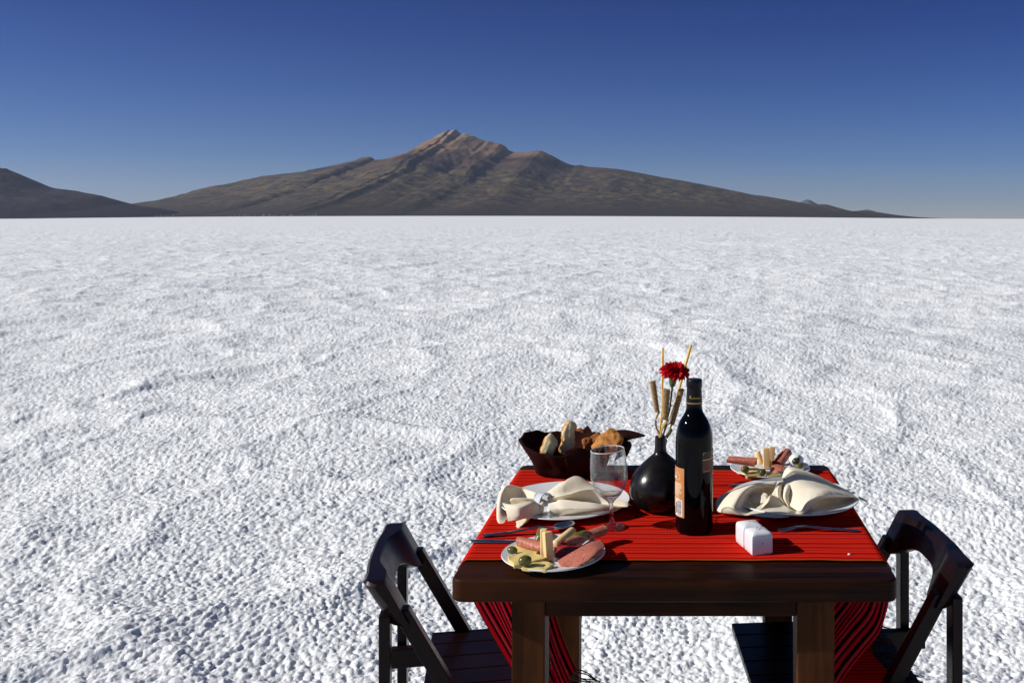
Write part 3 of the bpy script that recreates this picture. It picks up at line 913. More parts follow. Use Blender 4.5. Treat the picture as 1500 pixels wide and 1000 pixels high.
def meat_mat(name, col, fat):
    q = N(name); v = q.coords()
    n1 = q.noise(v, 90, 4, .6); vo = q.n('TexVoronoi', Scale=210.0); q.l(v, vo.inputs['Vector'])
    c = q.ramp(n1, [(.3, tuple(x * .85 for x in col)), (.7, tuple(min(1, x * 1.12) for x in col))])
    c = q.mix(q.ramp(vo.outputs['Distance'], [(.0, (1, 1, 1)), (.26, (.8, .8, .8)), (.34, (0, 0, 0))]), c, c)
    sp_ = q.noise(v, 150, 2, .5)
    c = q.mix(q.ramp(sp_, [(.62, (0, 0, 0)), (.67, (.85, .85, .85))]), c, tuple(x * .38 for x in col))
    sp2 = q.noise(q.coords((1, 1.3, .9)), 210, 2, .5)
    c = q.mix(q.ramp(sp2, [(.63, (0, 0, 0)), (.68, (.6, .6, .6))]), c, fat)
    q.set(col=c, rough=.5, spec=.2, sss=.1, sssr=(.006, .002, .0015), ssss=1.0)
    q.bump(n1, .2, .001); return q.m
ham = meat_mat('pink_ham', (.43, .135, .088), (.60, .36, .26))
ham_shaded = meat_mat('shaded_ham', (.26, .018, .022), (.4, .10, .09))  # ham lying in shadow: the shade is painted into this darker copy

def cheese_mat(name, col, holes=True):
    q = N(name); v = q.coords()
    n1 = q.noise(v, 35, 3); c = q.ramp(n1, [(.3, tuple(x * .93 for x in col)), (.7, col)])
    q.set(col=c, rough=.5, spec=.3, sss=.15, sssr=(.006, .004, .0015), ssss=1.0)
    if holes:
        vo = q.n('TexVoronoi', Scale=330.0); q.l(v, vo.inputs['Vector'])
        msk = q.noise(v, 120, 2)
        h = q.math('MULTIPLY', q.ramp(vo.outputs['Distance'], [(.0, (0, 0, 0)), (.34, (1, 1, 1))]), 1.0)
        q.bump(q.math('MAXIMUM', h, q.ramp(msk, [(.5, (1, 1, 1)), (.56, (0, 0, 0))])), .9, .0016)
    else:
        q.bump(q.noise(v, 150, 3), .15, .0008)
    return q.m
ch_y = cheese_mat('pale_yellow_cheese', (.74, .56, .20)); ch_o = cheese_mat('smooth_orange_cheese', (.82, .56, .26), False); ch_p = cheese_mat('smooth_pale_cheese', (.82, .62, .32), False)
olv = plain('olive_skin', (.10, .095, .018), .22, .35, 90, .1, spec=.45); olv_d = plain('dark_olive_skin', (.035, .035, .012), .25, .3, 90, .1)
pick = plain('pickle_skin', (.11, .13, .02), .3, .35, 120, .2); egg = plain('egg_white', (.80, .80, .76), .3, .02, 30, spec=.4)
leafm = plain('dark_leaf', (.03, .05, .015), .5, .4, 80)

def slab(quad, z, t, lean=(0, 0), seed=0, wob=.0012):
    """cheese slice: a quad of photo points laid at height z"""
    c = [P(px, py, z + lean[0] + lean[1] * k) for k, (px, py) in enumerate(quad)]
    rnd = random.Random(seed); n = 10; top = []
    for i in range(n + 1):
        row = []
        for j in range(n + 1):
            u, v = i / n, j / n
            p = c[0].lerp(c[1], u).lerp(c[3].lerp(c[2], u), v)
            p = p + Vector((wob * math.sin(9 * v + seed), wob * math.sin(8 * u + 2 * seed), wob * .6 * math.sin(7 * (u + v) + seed)))
            row.append(p)
        top.append(row)
    mb = MB(); mb.grid(top); nb = (n + 1) ** 2
    mb.add([p - Vector((0, 0, t)) for p in mb.v[:nb]], [tuple(reversed(f)) for f in mb.f[:]])
    ring = [i * (n + 1) for i in range(n + 1)] + [n * (n + 1) + j for j in range(1, n + 1)] + [i * (n + 1) + n for i in range(n - 1, -1, -1)] + [j for j in range(n - 1, 0, -1)]
    L = len(ring)
    for k in range(L): mb.f.append((ring[k], ring[(k + 1) % L], nb + ring[(k + 1) % L], nb + ring[k]))
    return mb

def single(name, mb, mat, label, cat, group=None, **kw):
    o = obj(name, mb, mat, None, **kw)
    # put the origin at the thing itself
    c = Vector((0, 0, 0))
    for v in o.data.vertices: c += v.co
    c /= max(1, len(o.data.vertices)); o.data.transform(Matrix.Translation(-c)); o.location = c
    WORLD[o.name] = c.copy()
    return tag(o, label, cat, group)

def stick(p0, p1, w, h, mat, label, seed=0, round_=False):
    p0, p1 = Vector(p0), Vector(p1); mb = MB()
    if round_:
        n = 9
        pts = [p0.lerp(p1, t) for t in (0, .02, .06, .3, .6, .94, .98, 1)]
        mb.sweep(pts, [w * k for k in (.55, .85, 1, 1.02, 1, .98, .85, .6)], [h * k for k in (.55, .85, 1, 1, 1.03, 1, .85, .6)], n=16)
        return single('cheese_stick', mb, mat, label, 'cheese', 'cheese sticks', smooth=True, angle=50)
    mb.bar(p0, p1, w, h)
    return single('cheese_stick', mb, mat, label, 'cheese', 'cheese sticks', bevel=.0022, bseg=3, smooth=True, angle=35)

ZP = CZ + .0065
# ---- front plate
single('cheese_slice', slab([(741, 803), (757, 793), (792, 805), (776, 817)], ZP + .0055, .005, seed=1), ch_y, 'pale cheese slice under the small green olive on the front plate', 'cheese', 'cheese slices', bevel=.0008, bseg=1)
single('cheese_slice', slab([(743, 814), (778, 805), (800, 817), (754, 828)], ZP + .0115, .0055, seed=2), ch_y, 'pale cheese slice under the big green olive on the front plate', 'cheese', 'cheese slices', bevel=.0008, bseg=1)
single('cheese_slice', slab([(764, 830), (790, 820), (812, 825), (800, 833)], ZP + .0090, .0065, seed=3), ch_y, 'small cheese wedge lying at the very front of the front plate', 'cheese', 'cheese slices', bevel=.0012, bseg=2)
single('olive', blob(MB(), P(750.5, 807, ZP + .0100) + Vector((0, 0, .002)), (.0098, .0072, .0070), frame((1, -.2, -.1)), .03, 1), olv, 'small green olive on the left cheese slice of the front plate', 'olive', 'olives', smooth=True)
single('olive', blob(MB(), P(769, 820.5, ZP + .0190), (.0118, .0092, .0090), frame((1, .25, .1)), .03, 2), olv, 'big green olive on the front cheese slice of the front plate', 'olive', 'olives', smooth=True)
b0 = P(801.5, 820, ZP); stick(b0 + Vector((.0035, -.001, 0)), D(801.5, 778, b0.y + .008), .0150, .0150, ch_o, 'darker of the two cheese sticks standing upright on the front plate')
b0 = P(797, 816, ZP); stick(b0, D(796.5, 774, b0.y + .006), .0125, .0130, ch_p, 'paler and taller of the two cheese sticks standing upright on the front plate')
b0 = P(812, 799, ZP + .009); stick(b0, D(840, 776.5, b0.y + .055), .0088, .0086, ch_p, 'round pale cheese stick leaning right of the upright stick on the front plate', 0, True)
a0, a1 = P(761, 792, ZP + .012), P(797, 801, ZP + .013)
single('ham_roll', roll(a0, a1, .0120, .0130, 1.6, seed=1), ham, 'short rolled ham slice behind the cheese slices of the front plate', 'ham', 'ham slices', smooth=True, angle=70)
a0, a1 = P(826, 797, ZP + .014), D(884, 777, 1.842)
single('ham_roll', roll(a0, a1, .0100, .0135, 1.6, seed=2), ham, 'long rolled ham slice pointing to the wine glass foot', 'ham', 'ham slices', smooth=True, angle=70)
# folded slice with the lit wavy face
lines = [[D(817, 821, 1.725), D(832, 812, 1.729), D(850, 802, 1.741), D(866, 794, 1.763), D(880, 791, 1.783)],
         [D(819, 826, 1.711), D(836, 819, 1.711), D(854, 808, 1.721), D(870, 799, 1.741), D(885, 797, 1.763)],
         [D(823, 831, 1.689), D(840, 828, 1.685), D(858, 817, 1.695), D(873, 806, 1.715), D(885, 803, 1.735)],
         [D(828, 832, 1.685), D(845, 830, 1.681), D(862, 820, 1.689), D(872, 812, 1.703), D(880, 809, 1.718)]]
o_ = single('ham_slice', MB().grid(loft(lines, 6, 4)), ham, 'wavy ham slice spread on the right half of the front plate', 'ham', 'ham slices', smooth=True, angle=70); solidify(o_, .0016, 0)
lines = [[D(811, 800, 1.783), D(825, 796, 1.783), D(842, 797, 1.778), D(856, 800, 1.768)],
         [D(813, 808, 1.761), D(827, 803, 1.758), D(842, 803, 1.758), D(852, 806, 1.748)],
         [D(815, 817, 1.745), D(828, 812, 1.738), D(842, 810, 1.733), D(850, 811, 1.731)],
         [D(818, 821, 1.743), D(830, 818, 1.731), D(842, 815, 1.725), D(848, 814, 1.725)]]
o_ = single('ham_slice', MB().grid(loft(lines, 6, 4)), ham_shaded, 'folded ham slice with its shade painted in dark red, right of the upright cheese stick', 'ham', 'ham slices', smooth=True, angle=70); solidify(o_, .0016, 0)
single('pickle', MB().sweep([P(787, 797, ZP + .008), P(790, 790, ZP + .016), D(793, 778, 1.842), D(796, 776, 1.846)], [.006, .0085, .0085, .005], n=14), pick, 'green pickle behind the upright cheese stick on the front plate', 'pickle', 'pickles', smooth=True)
single('pickle', MB().sweep([P(829, 793, ZP + .012), P(842, 787, ZP + .018), P(856, 782, ZP + .022), P(862, 780, ZP + .022)], [.004, .0075, .0078, .004], n=14), pick, 'green pickle lying along the long ham roll of the front plate', 'pickle', 'pickles', smooth=True)
single('cheese_stick', MB().sweep([P(850, 827, ZP + .006), P(860, 823, ZP + .006), P(869, 819, ZP + .007)], [.0045, .005, .0045], n=12), ch_p, 'small pale cheese stick under the wavy ham slice at the front plate rim', 'cheese', 'cheese sticks', smooth=True)

# ---- far plate
yb = 2.353
single('cheese_slice', slab([(1080, 691), (1100, 683), (1119, 686), (1101, 694)], ZP + .006, .005, seed=5), ch_y, 'flat cheese slice under the two olives on the far plate', 'cheese', 'cheese slices', bevel=.0008, bseg=1)
single('cheese_slice', slab([(1091, 694.5), (1114, 691.5), (1117, 695), (1094, 698)], ZP + .008, .006, seed=6), ch_y, 'narrow cheese slice at the front of the far plate', 'cheese', 'cheese slices', bevel=.0008, bseg=1)
single('cheese_slice', slab([(1122, 693), (1140, 691), (1147, 695), (1124, 697.5)], ZP + .008, .006, seed=7), ch_y, 'cheese slice on the far plate right in front of the standing cheese sticks', 'cheese', 'cheese slices', bevel=.0008, bseg=1)
single('olive', blob(MB(), P(1091.5, 687, ZP + .015), (.0105, .0085, .0085), frame((1, .4, .1)), .03, 3), olv, 'green olive at the left on the cheese of the far plate', 'olive', 'olives', smooth=True)
single('olive', blob(MB(), P(1117, 691.5, ZP + .013), (.0100, .0085, .0085), frame((.6, 1, .1)), .03, 4), olv, 'green olive at the foot of the standing cheese sticks', 'olive', 'olives', smooth=True)
b0 = P(1122.5, 686, ZP); stick(b0, D(1122, 655.5, b0.y + .004), .0155, .0145, ch_o, 'nearer of the two orange cheese sticks standing on the far plate')
b0 = P(1128.5, 682, ZP); stick(b0, D(1131, 654, b0.y + .004), .0150, .0140, ch_o, 'farther of the two orange cheese sticks standing on the far plate')
b0 = P(1115, 680, ZP + .006); stick(b0, D(1108.5, 661, b0.y + .008), .0078, .0078, ch_p, 'round pale cheese stick leaning beside the two standing sticks of the far plate', 0, True)
a0, a1 = D(1066, 672, 2.33), D(1108, 676, 2.315)
single('ham_roll', roll(a0, a1, .0105, .0140, 1.5, seed=4), ham, 'rolled ham slice sticking out over the left rim of the far plate', 'ham', 'ham slices', smooth=True, angle=70)
a0, a1 = P(1139, 681, ZP + .014), D(1154, 661, 2.40)
single('ham_roll', roll(a0, a1, .0165, .0150, 1.6, seed=5), ham, 'rolled ham slice standing up right of the cheese sticks on the far plate', 'ham', 'ham slices', smooth=True, angle=70)
lines = [[D(1128, 690, 2.33), D(1131, 682, 2.335), D(1138, 680, 2.34), D(1146, 681, 2.34)], [D(1131, 692, 2.31), D(1135, 687, 2.315), D(1141, 684, 2.32), D(1150, 685, 2.32)], [D(1137, 693, 2.305), D(1140, 690, 2.305), D(1145, 689, 2.305), D(1150, 692, 2.30)]]
o_ = single('ham_slice', MB().grid(loft(lines, 5, 5)), ham, 'folded ham slice behind the peak of the right napkin', 'ham', 'ham slices', smooth=True, angle=70); solidify(o_, .0016, 0)
single('boiled_egg', blob(MB(), D(1166, 674, 2.36), (.0185, .0165, .0155), None, .04, 3), egg, 'white piece of egg at the right rim of the far plate', 'egg', smooth=True)
single('boiled_egg', blob(MB(), D(1178, 683, 2.345), (.0120, .0110, .0095), None, .05, 6), egg, 'small white piece of egg beside the dark olive on the far plate', 'egg', smooth=True)
single('olive', blob(MB(), D(1166, 675, 2.335), (.0105, .0085, .0080), frame((1, .3, .4)), .05, 7), olv_d, 'dark olive with a leaf on the far plate', 'olive', 'olives', smooth=True)
single('leaf', MB().grid([[D(1166, 673, 2.33), D(1168, 674, 2.335)], [D(1169, 669, 2.328), D(1171.5, 671, 2.335)], [D(1170, 665.5, 2.33), D(1171, 666, 2.33)]]), leafm, 'dark pointed leaf standing on the dark olive of the far plate', 'leaf')
solidify(bpy.data.objects['leaf'], .0006, 0)
single('olive', blob(MB(), D(1171, 683, 2.325), (.0095, .0080, .0075), frame((1, .1, .2)), .05, 8), olv, 'yellow green olive among the egg pieces of the far plate', 'olive', 'olives', smooth=True)

# ---- cutlery
steel = N('polished_steel').set(col=(.42, .42, .43), rough=.16, metal=1.0).m
def flat_bar(pts, ws, hs, mb): return mb.sweep(pts, ws, hs, n=14)
def up(p, h): return p + Vector((0, 0, h))
t = thing('spoon', 'steel spoon lying between the front plate and the napkin in its ring', 'spoon', P(760, 783, CZ))
k0, k1, k2, k3 = P(707, 786.5, CZ), P(745, 784, CZ), P(790, 781, CZ), P(811, 779, CZ)
obj('handle', flat_bar([up(k0, .003), up(k0.lerp(k1, .1), .004), up(k1, .006), up(k2, .013), up(k3, .008)], [.0035, .0062, .0048, .0030, .0032], [.0014, .0018, .0020, .0022, .0018], MB()), steel, t, smooth=True)
tipp = P(841, 768.5, CZ + .006); ctr = (k3 + tipp) / 2; M3 = frame(tipp - k3)
rows = []; L_ = (tipp - k3).length / 2
for i in range(9):
    r = i / 8; row = []
    for k in range(28):
        a = 2 * math.pi * k / 28
        row.append(ctr + M3 @ Vector((L_ * r * math.cos(a), .0195 * r * math.sin(a) * (1 + .12 * math.cos(a)), .0065 * (r * r - 1) + .0075)))
    rows.append(row)
sb = obj('bowl', MB().grid(rows, wrap=True), steel, t, smooth=True, angle=180); solidify(sb, .0012, 0)
t = thing('knife', 'steel table knife with its handle reaching over the left table edge', 'knife', P(740, 792, CZ))
k0, k1, k2 = P(688, 792.3, CZ + .003), P(757, 793, CZ + .003), P(826, 792, CZ + .003)
obj('handle', flat_bar([k0, k0.lerp(k1, .06), k0.lerp(k1, .5), k1, k1.lerp(k2, .08)], [.003, .0068, .0072, .0055, .0058], [.0018, .0030, .0032, .0026, .0016], MB()), steel, t, smooth=True)
k3 = k1.lerp(k2, .081); obj('blade', flat_bar([k3, k3.lerp(k2, .2), k3.lerp(k2, .8), k2], [.0060, .0088, .0090, .0020], [.0012, .0011, .0009, .0005], MB()), steel, t, smooth=True)
t = thing('fork', 'steel fork lying in the shade in front of the large right plate', 'fork', P(1200, 777, CZ))
k0, k1, k2, k3 = P(1259, 778.5, CZ), P(1220, 777.5, CZ), P(1180, 777, CZ), P(1165, 777, CZ)
obj('handle', flat_bar([up(k0, .0025), up(k0.lerp(k1, .12), .003), up(k1, .0045), up(k2, .0085), up(k3, .0075)], [.0045, .0070, .0050, .0032, .0070], [.0014, .0018, .0020, .0022, .0016], MB()), steel, t, smooth=True)
k4 = P(1139, 779, CZ)
for j in range(4):
    o3 = Vector((0, (-1.5 + j) * .0045, 0))
    obj('tine', flat_bar([up(k3 + o3 * .9, .0075), up(k3.lerp(k4, .35) + o3, .0050), up(k3.lerp(k4, .7) + o3, .0032), up(k4 + o3, .004)], [.0017, .0015, .0014, .0007], [.0011, .0011, .0010, .0006], MB()), steel, t, smooth=True)
t = thing('knife', 'steel table knife half hidden between the two right plates', 'knife', P(1120, 708, CZ))
k0, k1, k2 = P(1066, 711, CZ + .003), P(1110, 707, CZ + .003), P(1180, 703.5, CZ + .003)
obj('blade', flat_bar([k0, k0.lerp(k1, .25), k0.lerp(k1, .9), k1], [.002, .0085, .0088, .0055], [.0005, .0010, .0012, .0014], MB()), steel, t, smooth=True)
obj('handle', flat_bar([k1, k1.lerp(k2, .05), k1.lerp(k2, .5), k2], [.0055, .0062, .0072, .0045], [.0016, .0026, .0032, .0022], MB()), steel, t, smooth=True)
single('crumb', blob(MB(), P(1244, 811.5, CZ + .002), (.0030, .0022, .0020), None, .3, 3, 2), egg, 'tiny white crumb on the cloth near the right front corner', 'crumb')

# ---- napkins
def napkin_mat():
    q = N('cream_napkin_cloth'); v = q.coords()
    n1 = q.noise(v, 14, 4); n2 = q.noise(v, 900, 2)
    q.set(col=q.ramp(n1, [(.3, (.91, .855, .69)), (.7, (.94, .90, .77))]), rough=.85, spec=.05)
    q.bump(q.math('ADD', q.math('MULTIPLY', n1, 1.0), q.math('MULTIPLY', n2, .1)), .12, .004)
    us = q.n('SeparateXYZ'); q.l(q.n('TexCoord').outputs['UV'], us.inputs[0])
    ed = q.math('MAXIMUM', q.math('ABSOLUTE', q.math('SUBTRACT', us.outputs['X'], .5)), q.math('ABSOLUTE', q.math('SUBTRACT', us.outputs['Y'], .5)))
    hem_shade = q.ramp(ed, [(.0, (0, 0, 0)), (.462, (0, 0, 0)), (.468, (1, 1, 1)), (.474, (0, 0, 0))])  # shadow along the hem, painted into the cloth colour as a thin darker line
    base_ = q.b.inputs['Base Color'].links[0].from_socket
    q.l(q.mix(hem_shade, base_, (.55, .48, .34)), q.b.inputs['Base Color'])
    tr = q.n('BsdfTranslucent'); tr.inputs['Color'].default_value = (.95, .74, .36, 1)
    ms = q.n('MixShader'); ms.inputs[0].default_value = .30
    q.l(q.b.outputs[0], ms.inputs[1]); q.l(tr.outputs[0], ms.inputs[2]); q.l(ms.outputs[0], q.out.inputs['Surface']); return q.m
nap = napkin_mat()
def cloth_loft(name, lines, parent, ka=8, kb=8, t=.0005, dy=0, crisp=.35, wr=.0011):
    lines = [[(a, b, c + dy) for a, b, c in l] for l in lines]
    G = loft(lines, ka, kb, crisp, wr, len(bpy.data.meshes)); m_, n_ = len(G), len(G[0])
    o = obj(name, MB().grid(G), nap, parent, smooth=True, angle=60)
    ul = o.data.uv_layers.new(name='UVMap')
    for lp in o.data.loops: ul.data[lp.index].uv = ((lp.vertex_index // n_) / (m_ - 1), (lp.vertex_index % n_) / (n_ - 1))
    solidify(o, t, 0); return o
n1_ = thing('napkin', 'cream cloth napkin gathered in a pale ring on the large left plate', 'napkin', P(798, 745, CZ + .01))
RG = [(786, 722, 2.045), (784, 724, 2.05), (783, 732, 2.05), (784, 742, 2.03), (787, 749, 2.01), (792, 752, 1.992), (796, 750, 1.985), (797, 742, 1.99), (796, 733, 2.00), (792, 725, 2.03)]
RIM = [(765, 714, 2.095), (752, 711, 2.085), (742, 712, 2.065), (735, 724, 2.045), (731, 744, 2.01), (731, 764, 1.965), (738, 776, 1.925), (750, 777.5, 1.918), (759, 774, 1.928), (757, 763, 1.955)]
LIP = [(765, 715, 2.105), (751, 710.5, 2.10), (739, 711, 2.085), (730, 724, 2.075), (727.5, 745, 2.045), (729, 765, 1.99), (737, 776.5, 1.938), (750.5, 777.8, 1.926), (760, 774.4, 1.934), (758, 763.4, 1.960)]
MID = [(776, 718, 2.075), (768, 716, 2.085), (762, 720, 2.09), (757, 731, 2.085), (755, 744, 2.05), (757, 757, 2.005), (765, 764, 1.965), (772, 763, 1.955), (776, 760, 1.955), (775, 754, 1.97)]
lines = [[a, b, c, d] for a, b, c, d in zip(RG, MID, RIM, LIP)]
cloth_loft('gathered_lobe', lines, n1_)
lines = [[(786, 731, 2.02), (768, 729, 2.01), (752, 729, 2.0), (748, 731, 2.0)],
         [(787, 735, 2.005), (768, 731, 1.985), (752, 730, 1.985), (747, 733, 1.99)],
         [(788, 738, 2.0), (770, 737, 1.99), (756, 739, 1.99), (750, 739, 1.995)]]
cloth_loft('inner_fold', lines, n1_)
lines = [[(787, 738, 2.01), (770, 738, 2.0), (752, 741, 1.985), (740, 736, 1.985)],
         [(789, 737, 1.995), (777, 734, 1.97), (755, 738, 1.950), (736, 737, 1.965)],
         [(790, 741, 1.988), (779, 738, 1.955), (758, 744, 1.935), (740, 744, 1.948)],
         [(791, 747, 1.985), (779, 748, 1.955), (762, 754, 1.93), (743, 755, 1.935)],
         [(793, 751, 1.985), (781, 754, 1.960), (764, 760, 1.932), (744, 763, 1.928)]]
cloth_loft('inner_fold', lines, n1_)
lines = [[(799, 723, 2.06), (825, 705, 2.10), (850, 710, 2.125), (885, 722, 2.11), (926, 742.5, 2.035)],
         [(800, 722, 2.045), (820, 710, 2.055), (844, 697, 2.075), (874, 713, 2.07), (926, 740.5, 2.02)],
         [(801, 727, 2.03), (818, 721, 2.035), (838, 720, 2.045), (870, 720, 2.05), (925, 741, 2.015)],
         [(802, 731, 2.015), (815, 728, 2.01), (830, 724.5, 2.005), (872, 717, 2.025), (922, 737, 2.005)],
         [(803, 736, 2.01), (817, 734, 2.015), (832, 733, 2.02), (874, 737, 2.025), (920, 742, 2.0)],
         [(804, 738, 1.995), (814, 735, 1.99), (824, 731.5, 1.978), (872, 737, 1.970), (908, 743, 1.985)],
         [(805, 745, 1.988), (818, 745, 1.98), (832, 745, 1.968), (874, 744, 1.960), (903, 745.5, 1.98)],
         [(806, 752, 1.985), (820, 752.5, 1.985), (835, 752, 1.985), (878, 748.5, 1.985), (900, 747, 1.99)]]
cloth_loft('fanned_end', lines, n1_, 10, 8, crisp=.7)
ring = thing('napkin_ring', 'pale shiny band gathering the left cream napkin', 'napkin ring', P(797, 752, CZ + .006))
rc = Vector(D(797, 737.5, 2.015)); xa = (D(812, 739, 1.99) - D(782, 736, 2.04)).normalized(); Mr = frame(xa)
rows = []
for k in range(40):
    a = 2 * math.pi * k / 40; row = []
    for u, e in ((-.0105, 0), (-.0100, .0010), (.0100, .0010), (.0105, 0), (.0100, -.0010), (-.0100, -.0010)):
        row.append(rc + Mr @ Vector((u, (.0190 + e) * math.cos(a), (.0220 + e) * math.sin(a))))
    rows.append(row)
rows.append(rows[0])
obj('band', MB().grid(rows, wrap=True), N('pale_ring_enamel').set(col=(.62, .66, .72), rough=.18, spec=.5, metal=.15).m, ring, smooth=True, angle=40)

n2_ = thing('napkin', 'cream cloth napkin loosely curled on the large right plate', 'napkin', P(1150, 745, CZ + .01))
lines = [[(1055, 726, 2.09), (1080, 714, 2.10), (1112, 705, 2.10), (1126, 705, 2.10), (1138, 704, 2.10)],
         [(1050.5, 730, 2.06), (1071, 720, 2.05), (1098, 711, 2.04), (1115, 711, 2.06), (1137, 710, 2.09)],
         [(1048.5, 735, 2.04), (1065, 729, 2.01), (1090, 718, 2.0), (1108, 716, 2.055), (1136, 714, 2.09)],
         [(1048, 740, 2.02), (1063, 738, 1.985), (1082, 733, 1.975), (1104, 724, 2.065), (1136, 717, 2.09)],
         [(1049, 745, 2.0), (1063, 746, 1.97), (1080, 745, 1.965), (1104, 733, 2.055), (1136, 719, 2.09)],
         [(1053, 750, 1.985), (1069, 752, 1.965), (1091, 753, 1.96), (1110, 740, 2.03), (1136, 721, 2.09)],
         [(1062, 752, 1.985), (1085, 754, 1.965), (1108, 751.5, 1.962), (1118, 740, 2.01), (1137, 724, 2.085)],
         [(1075, 752, 1.985), (1105, 754, 1.968), (1125, 735, 1.985), (1128, 731, 2.03), (1138, 727, 2.08)],
         [(1085, 750, 2.0), (1110, 745, 1.99), (1129, 724, 2.01), (1131, 726, 2.04), (1138, 729, 2.08)]]
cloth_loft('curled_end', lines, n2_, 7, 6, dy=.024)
lines = [[(1100, 724, 2.06), (1112, 722, 2.045), (1122, 722, 2.03), (1126, 727, 2.02)], [(1099, 730, 2.04), (1112, 727, 2.02), (1121, 728, 2.01), (1125, 733, 2.0)], [(1103, 738, 2.02), (1113, 737, 2.0), (1119, 737, 1.995), (1121, 741, 1.985)]]
cloth_loft('inner_fold', lines, n2_, dy=.024)
lines = [[(1145, 706, 2.15), (1175, 700, 2.17), (1210, 712, 2.16), (1240, 723, 2.13), (1270, 734.5, 2.09)],
         [(1146, 697, 2.12), (1156, 683.5, 2.12), (1190, 693, 2.12), (1230, 712, 2.10), (1271, 733, 2.08)],
         [(1146, 700, 2.095), (1164, 692, 2.09), (1198, 702, 2.085), (1232, 717, 2.075), (1266, 732, 2.065)],
         [(1147, 702, 2.07), (1172, 701, 2.06), (1205, 711, 2.045), (1235, 721, 2.045), (1262, 731, 2.055)],
         [(1149, 716, 2.045), (1174, 716, 2.015), (1203, 717, 2.0), (1228, 721, 2.015), (1258, 730, 2.045)],
         [(1153, 730, 2.02), (1172, 733, 1.985), (1194, 728, 1.978), (1220, 724, 2.00), (1255, 729, 2.035)],
         [(1158, 741, 1.995), (1172, 748, 1.968), (1183, 735, 1.972), (1208, 728.5, 1.995), (1252, 727, 2.03)],
         [(1163, 744, 2.02), (1178, 751.5, 1.980), (1190, 741, 1.995), (1209, 730.5, 2.02), (1250, 728, 2.045)],
         [(1170, 739, 2.05), (1184, 746, 2.015), (1194, 738, 2.03), (1209, 730, 2.05), (1248, 728, 2.06)]]
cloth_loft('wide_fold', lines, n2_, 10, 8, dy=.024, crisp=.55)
lines = [[(1137, 713, 2.08), (1127, 728, 2.06), (1107, 745, 2.01), (1094, 752.5, 1.985)], [(1144, 735, 2.05), (1138, 741, 2.03), (1125, 749, 1.99), (1112, 756, 1.968)], [(1158, 745, 2.03), (1156, 748, 2.01), (1147, 753, 1.98), (1138, 758, 1.962)], [(1166, 745, 2.05), (1166, 749, 2.03), (1160, 753, 2.0), (1156, 757, 1.975)]]
cloth_loft('front_flap', lines, n2_, dy=-.010)
lines = [[(1137, 711, 2.075), (1134, 721, 2.05), (1137, 731, 2.04), (1146, 737, 2.03)], [(1142, 706.5, 2.06), (1139, 718, 2.03), (1141, 729, 2.02), (1150, 739, 2.015)], [(1147, 705.5, 2.065), (1144, 718, 2.045), (1146, 728, 2.035), (1154, 741, 2.02)], [(1151, 710, 2.09), (1149, 720, 2.08), (1151, 730, 2.06), (1158, 742, 2.04)]]
cloth_loft('knot_curl', lines, n2_, dy=.024)
lines = [[(1147, 712, 2.08), (1146, 722, 2.06), (1148, 733, 2.04), (1156, 741, 2.02)], [(1153, 707, 2.06), (1150, 717, 2.02), (1148, 728, 2.005), (1155, 743, 1.995)], [(1159, 707, 2.06), (1156, 718, 2.02), (1153, 728, 2.005), (1160, 744, 2.0)], [(1163, 713, 2.07), (1160, 722, 2.05), (1160, 730, 2.03), (1166, 741, 2.02)]]
cloth_loft('knot_curl', lines, n2_, dy=.024)
# ================================================================== bread in its brown cloth
bc_m = N('dark_brown_napkin'); v_ = bc_m.coords(); a_ = bc_m.noise(v_, 22, 4); b_ = bc_m.noise(v_, 700, 2)
bc_m.set(col=bc_m.ramp(a_, [(.3, (.018, .0056, .0048)), (.7, (.032, .0098, .008))]), rough=.95, spec=.04)
bc_m.bump(bc_m.math('ADD', a_, bc_m.math('MULTIPLY', b_, .25)), .25, .003); bc_m = bc_m.m
bk = thing('bread_basket', 'dark brown cloth folded into a bread basket on the far left of the table', 'bread basket', (-.255, 2.345, CZ))
# outer rim, foot and inner floor seen from above, counter-clockwise from the right end (bearing, rim radius, rim height, foot radius)
SEC = [(0, .104, .076, .082), (28, .114, .084, .080), (58, .104, .084, .072), (88, .104, .088, .068), (112, .108, .086, .070), (140, .116, .091, .078), (166, .121, .096, .082), (192, .121, .086, .080),
       (218, .118, .075, .076), (244, .108, .067, .070), (262, .103, .064, .067), (276, .101, .068, .068), (300, .103, .074, .072), (330, .104, .078, .078)]
cb = Vector((-.258, 2.340, CZ)); rows = []
lay = []
for k, (a, rr, hh, fr) in enumerate(SEC):
    a_ = R(a); d = Vector((math.cos(a_), .80 * math.sin(a_), 0)); j = .006 * (-1) ** k
    lay.append([cb + Vector((0, 0, .0015)), cb + d * (fr * .6) + Vector((0, 0, .0012)), cb + d * fr + Vector((0, 0, .003)), cb + d * (fr + .35 * (rr - fr) + j) + Vector((0, 0, hh * .42)), cb + d * (rr - .001) + Vector((0, 0, hh * .94)),
                cb + d * (rr - .004) + Vector((0, 0, hh)), cb + d * (rr - .011) + Vector((0, 0, hh * .95)), cb + d * (fr + .25 * (rr - fr) - .012 - j) + Vector((0, 0, hh * .45)), cb + d * (fr * .8) + Vector((0, 0, .012)), cb + Vector((0, 0, .009))])
lay.append(lay[0])
G = [cr(l, 3) for l in lay]
from mathutils import noise as mn_
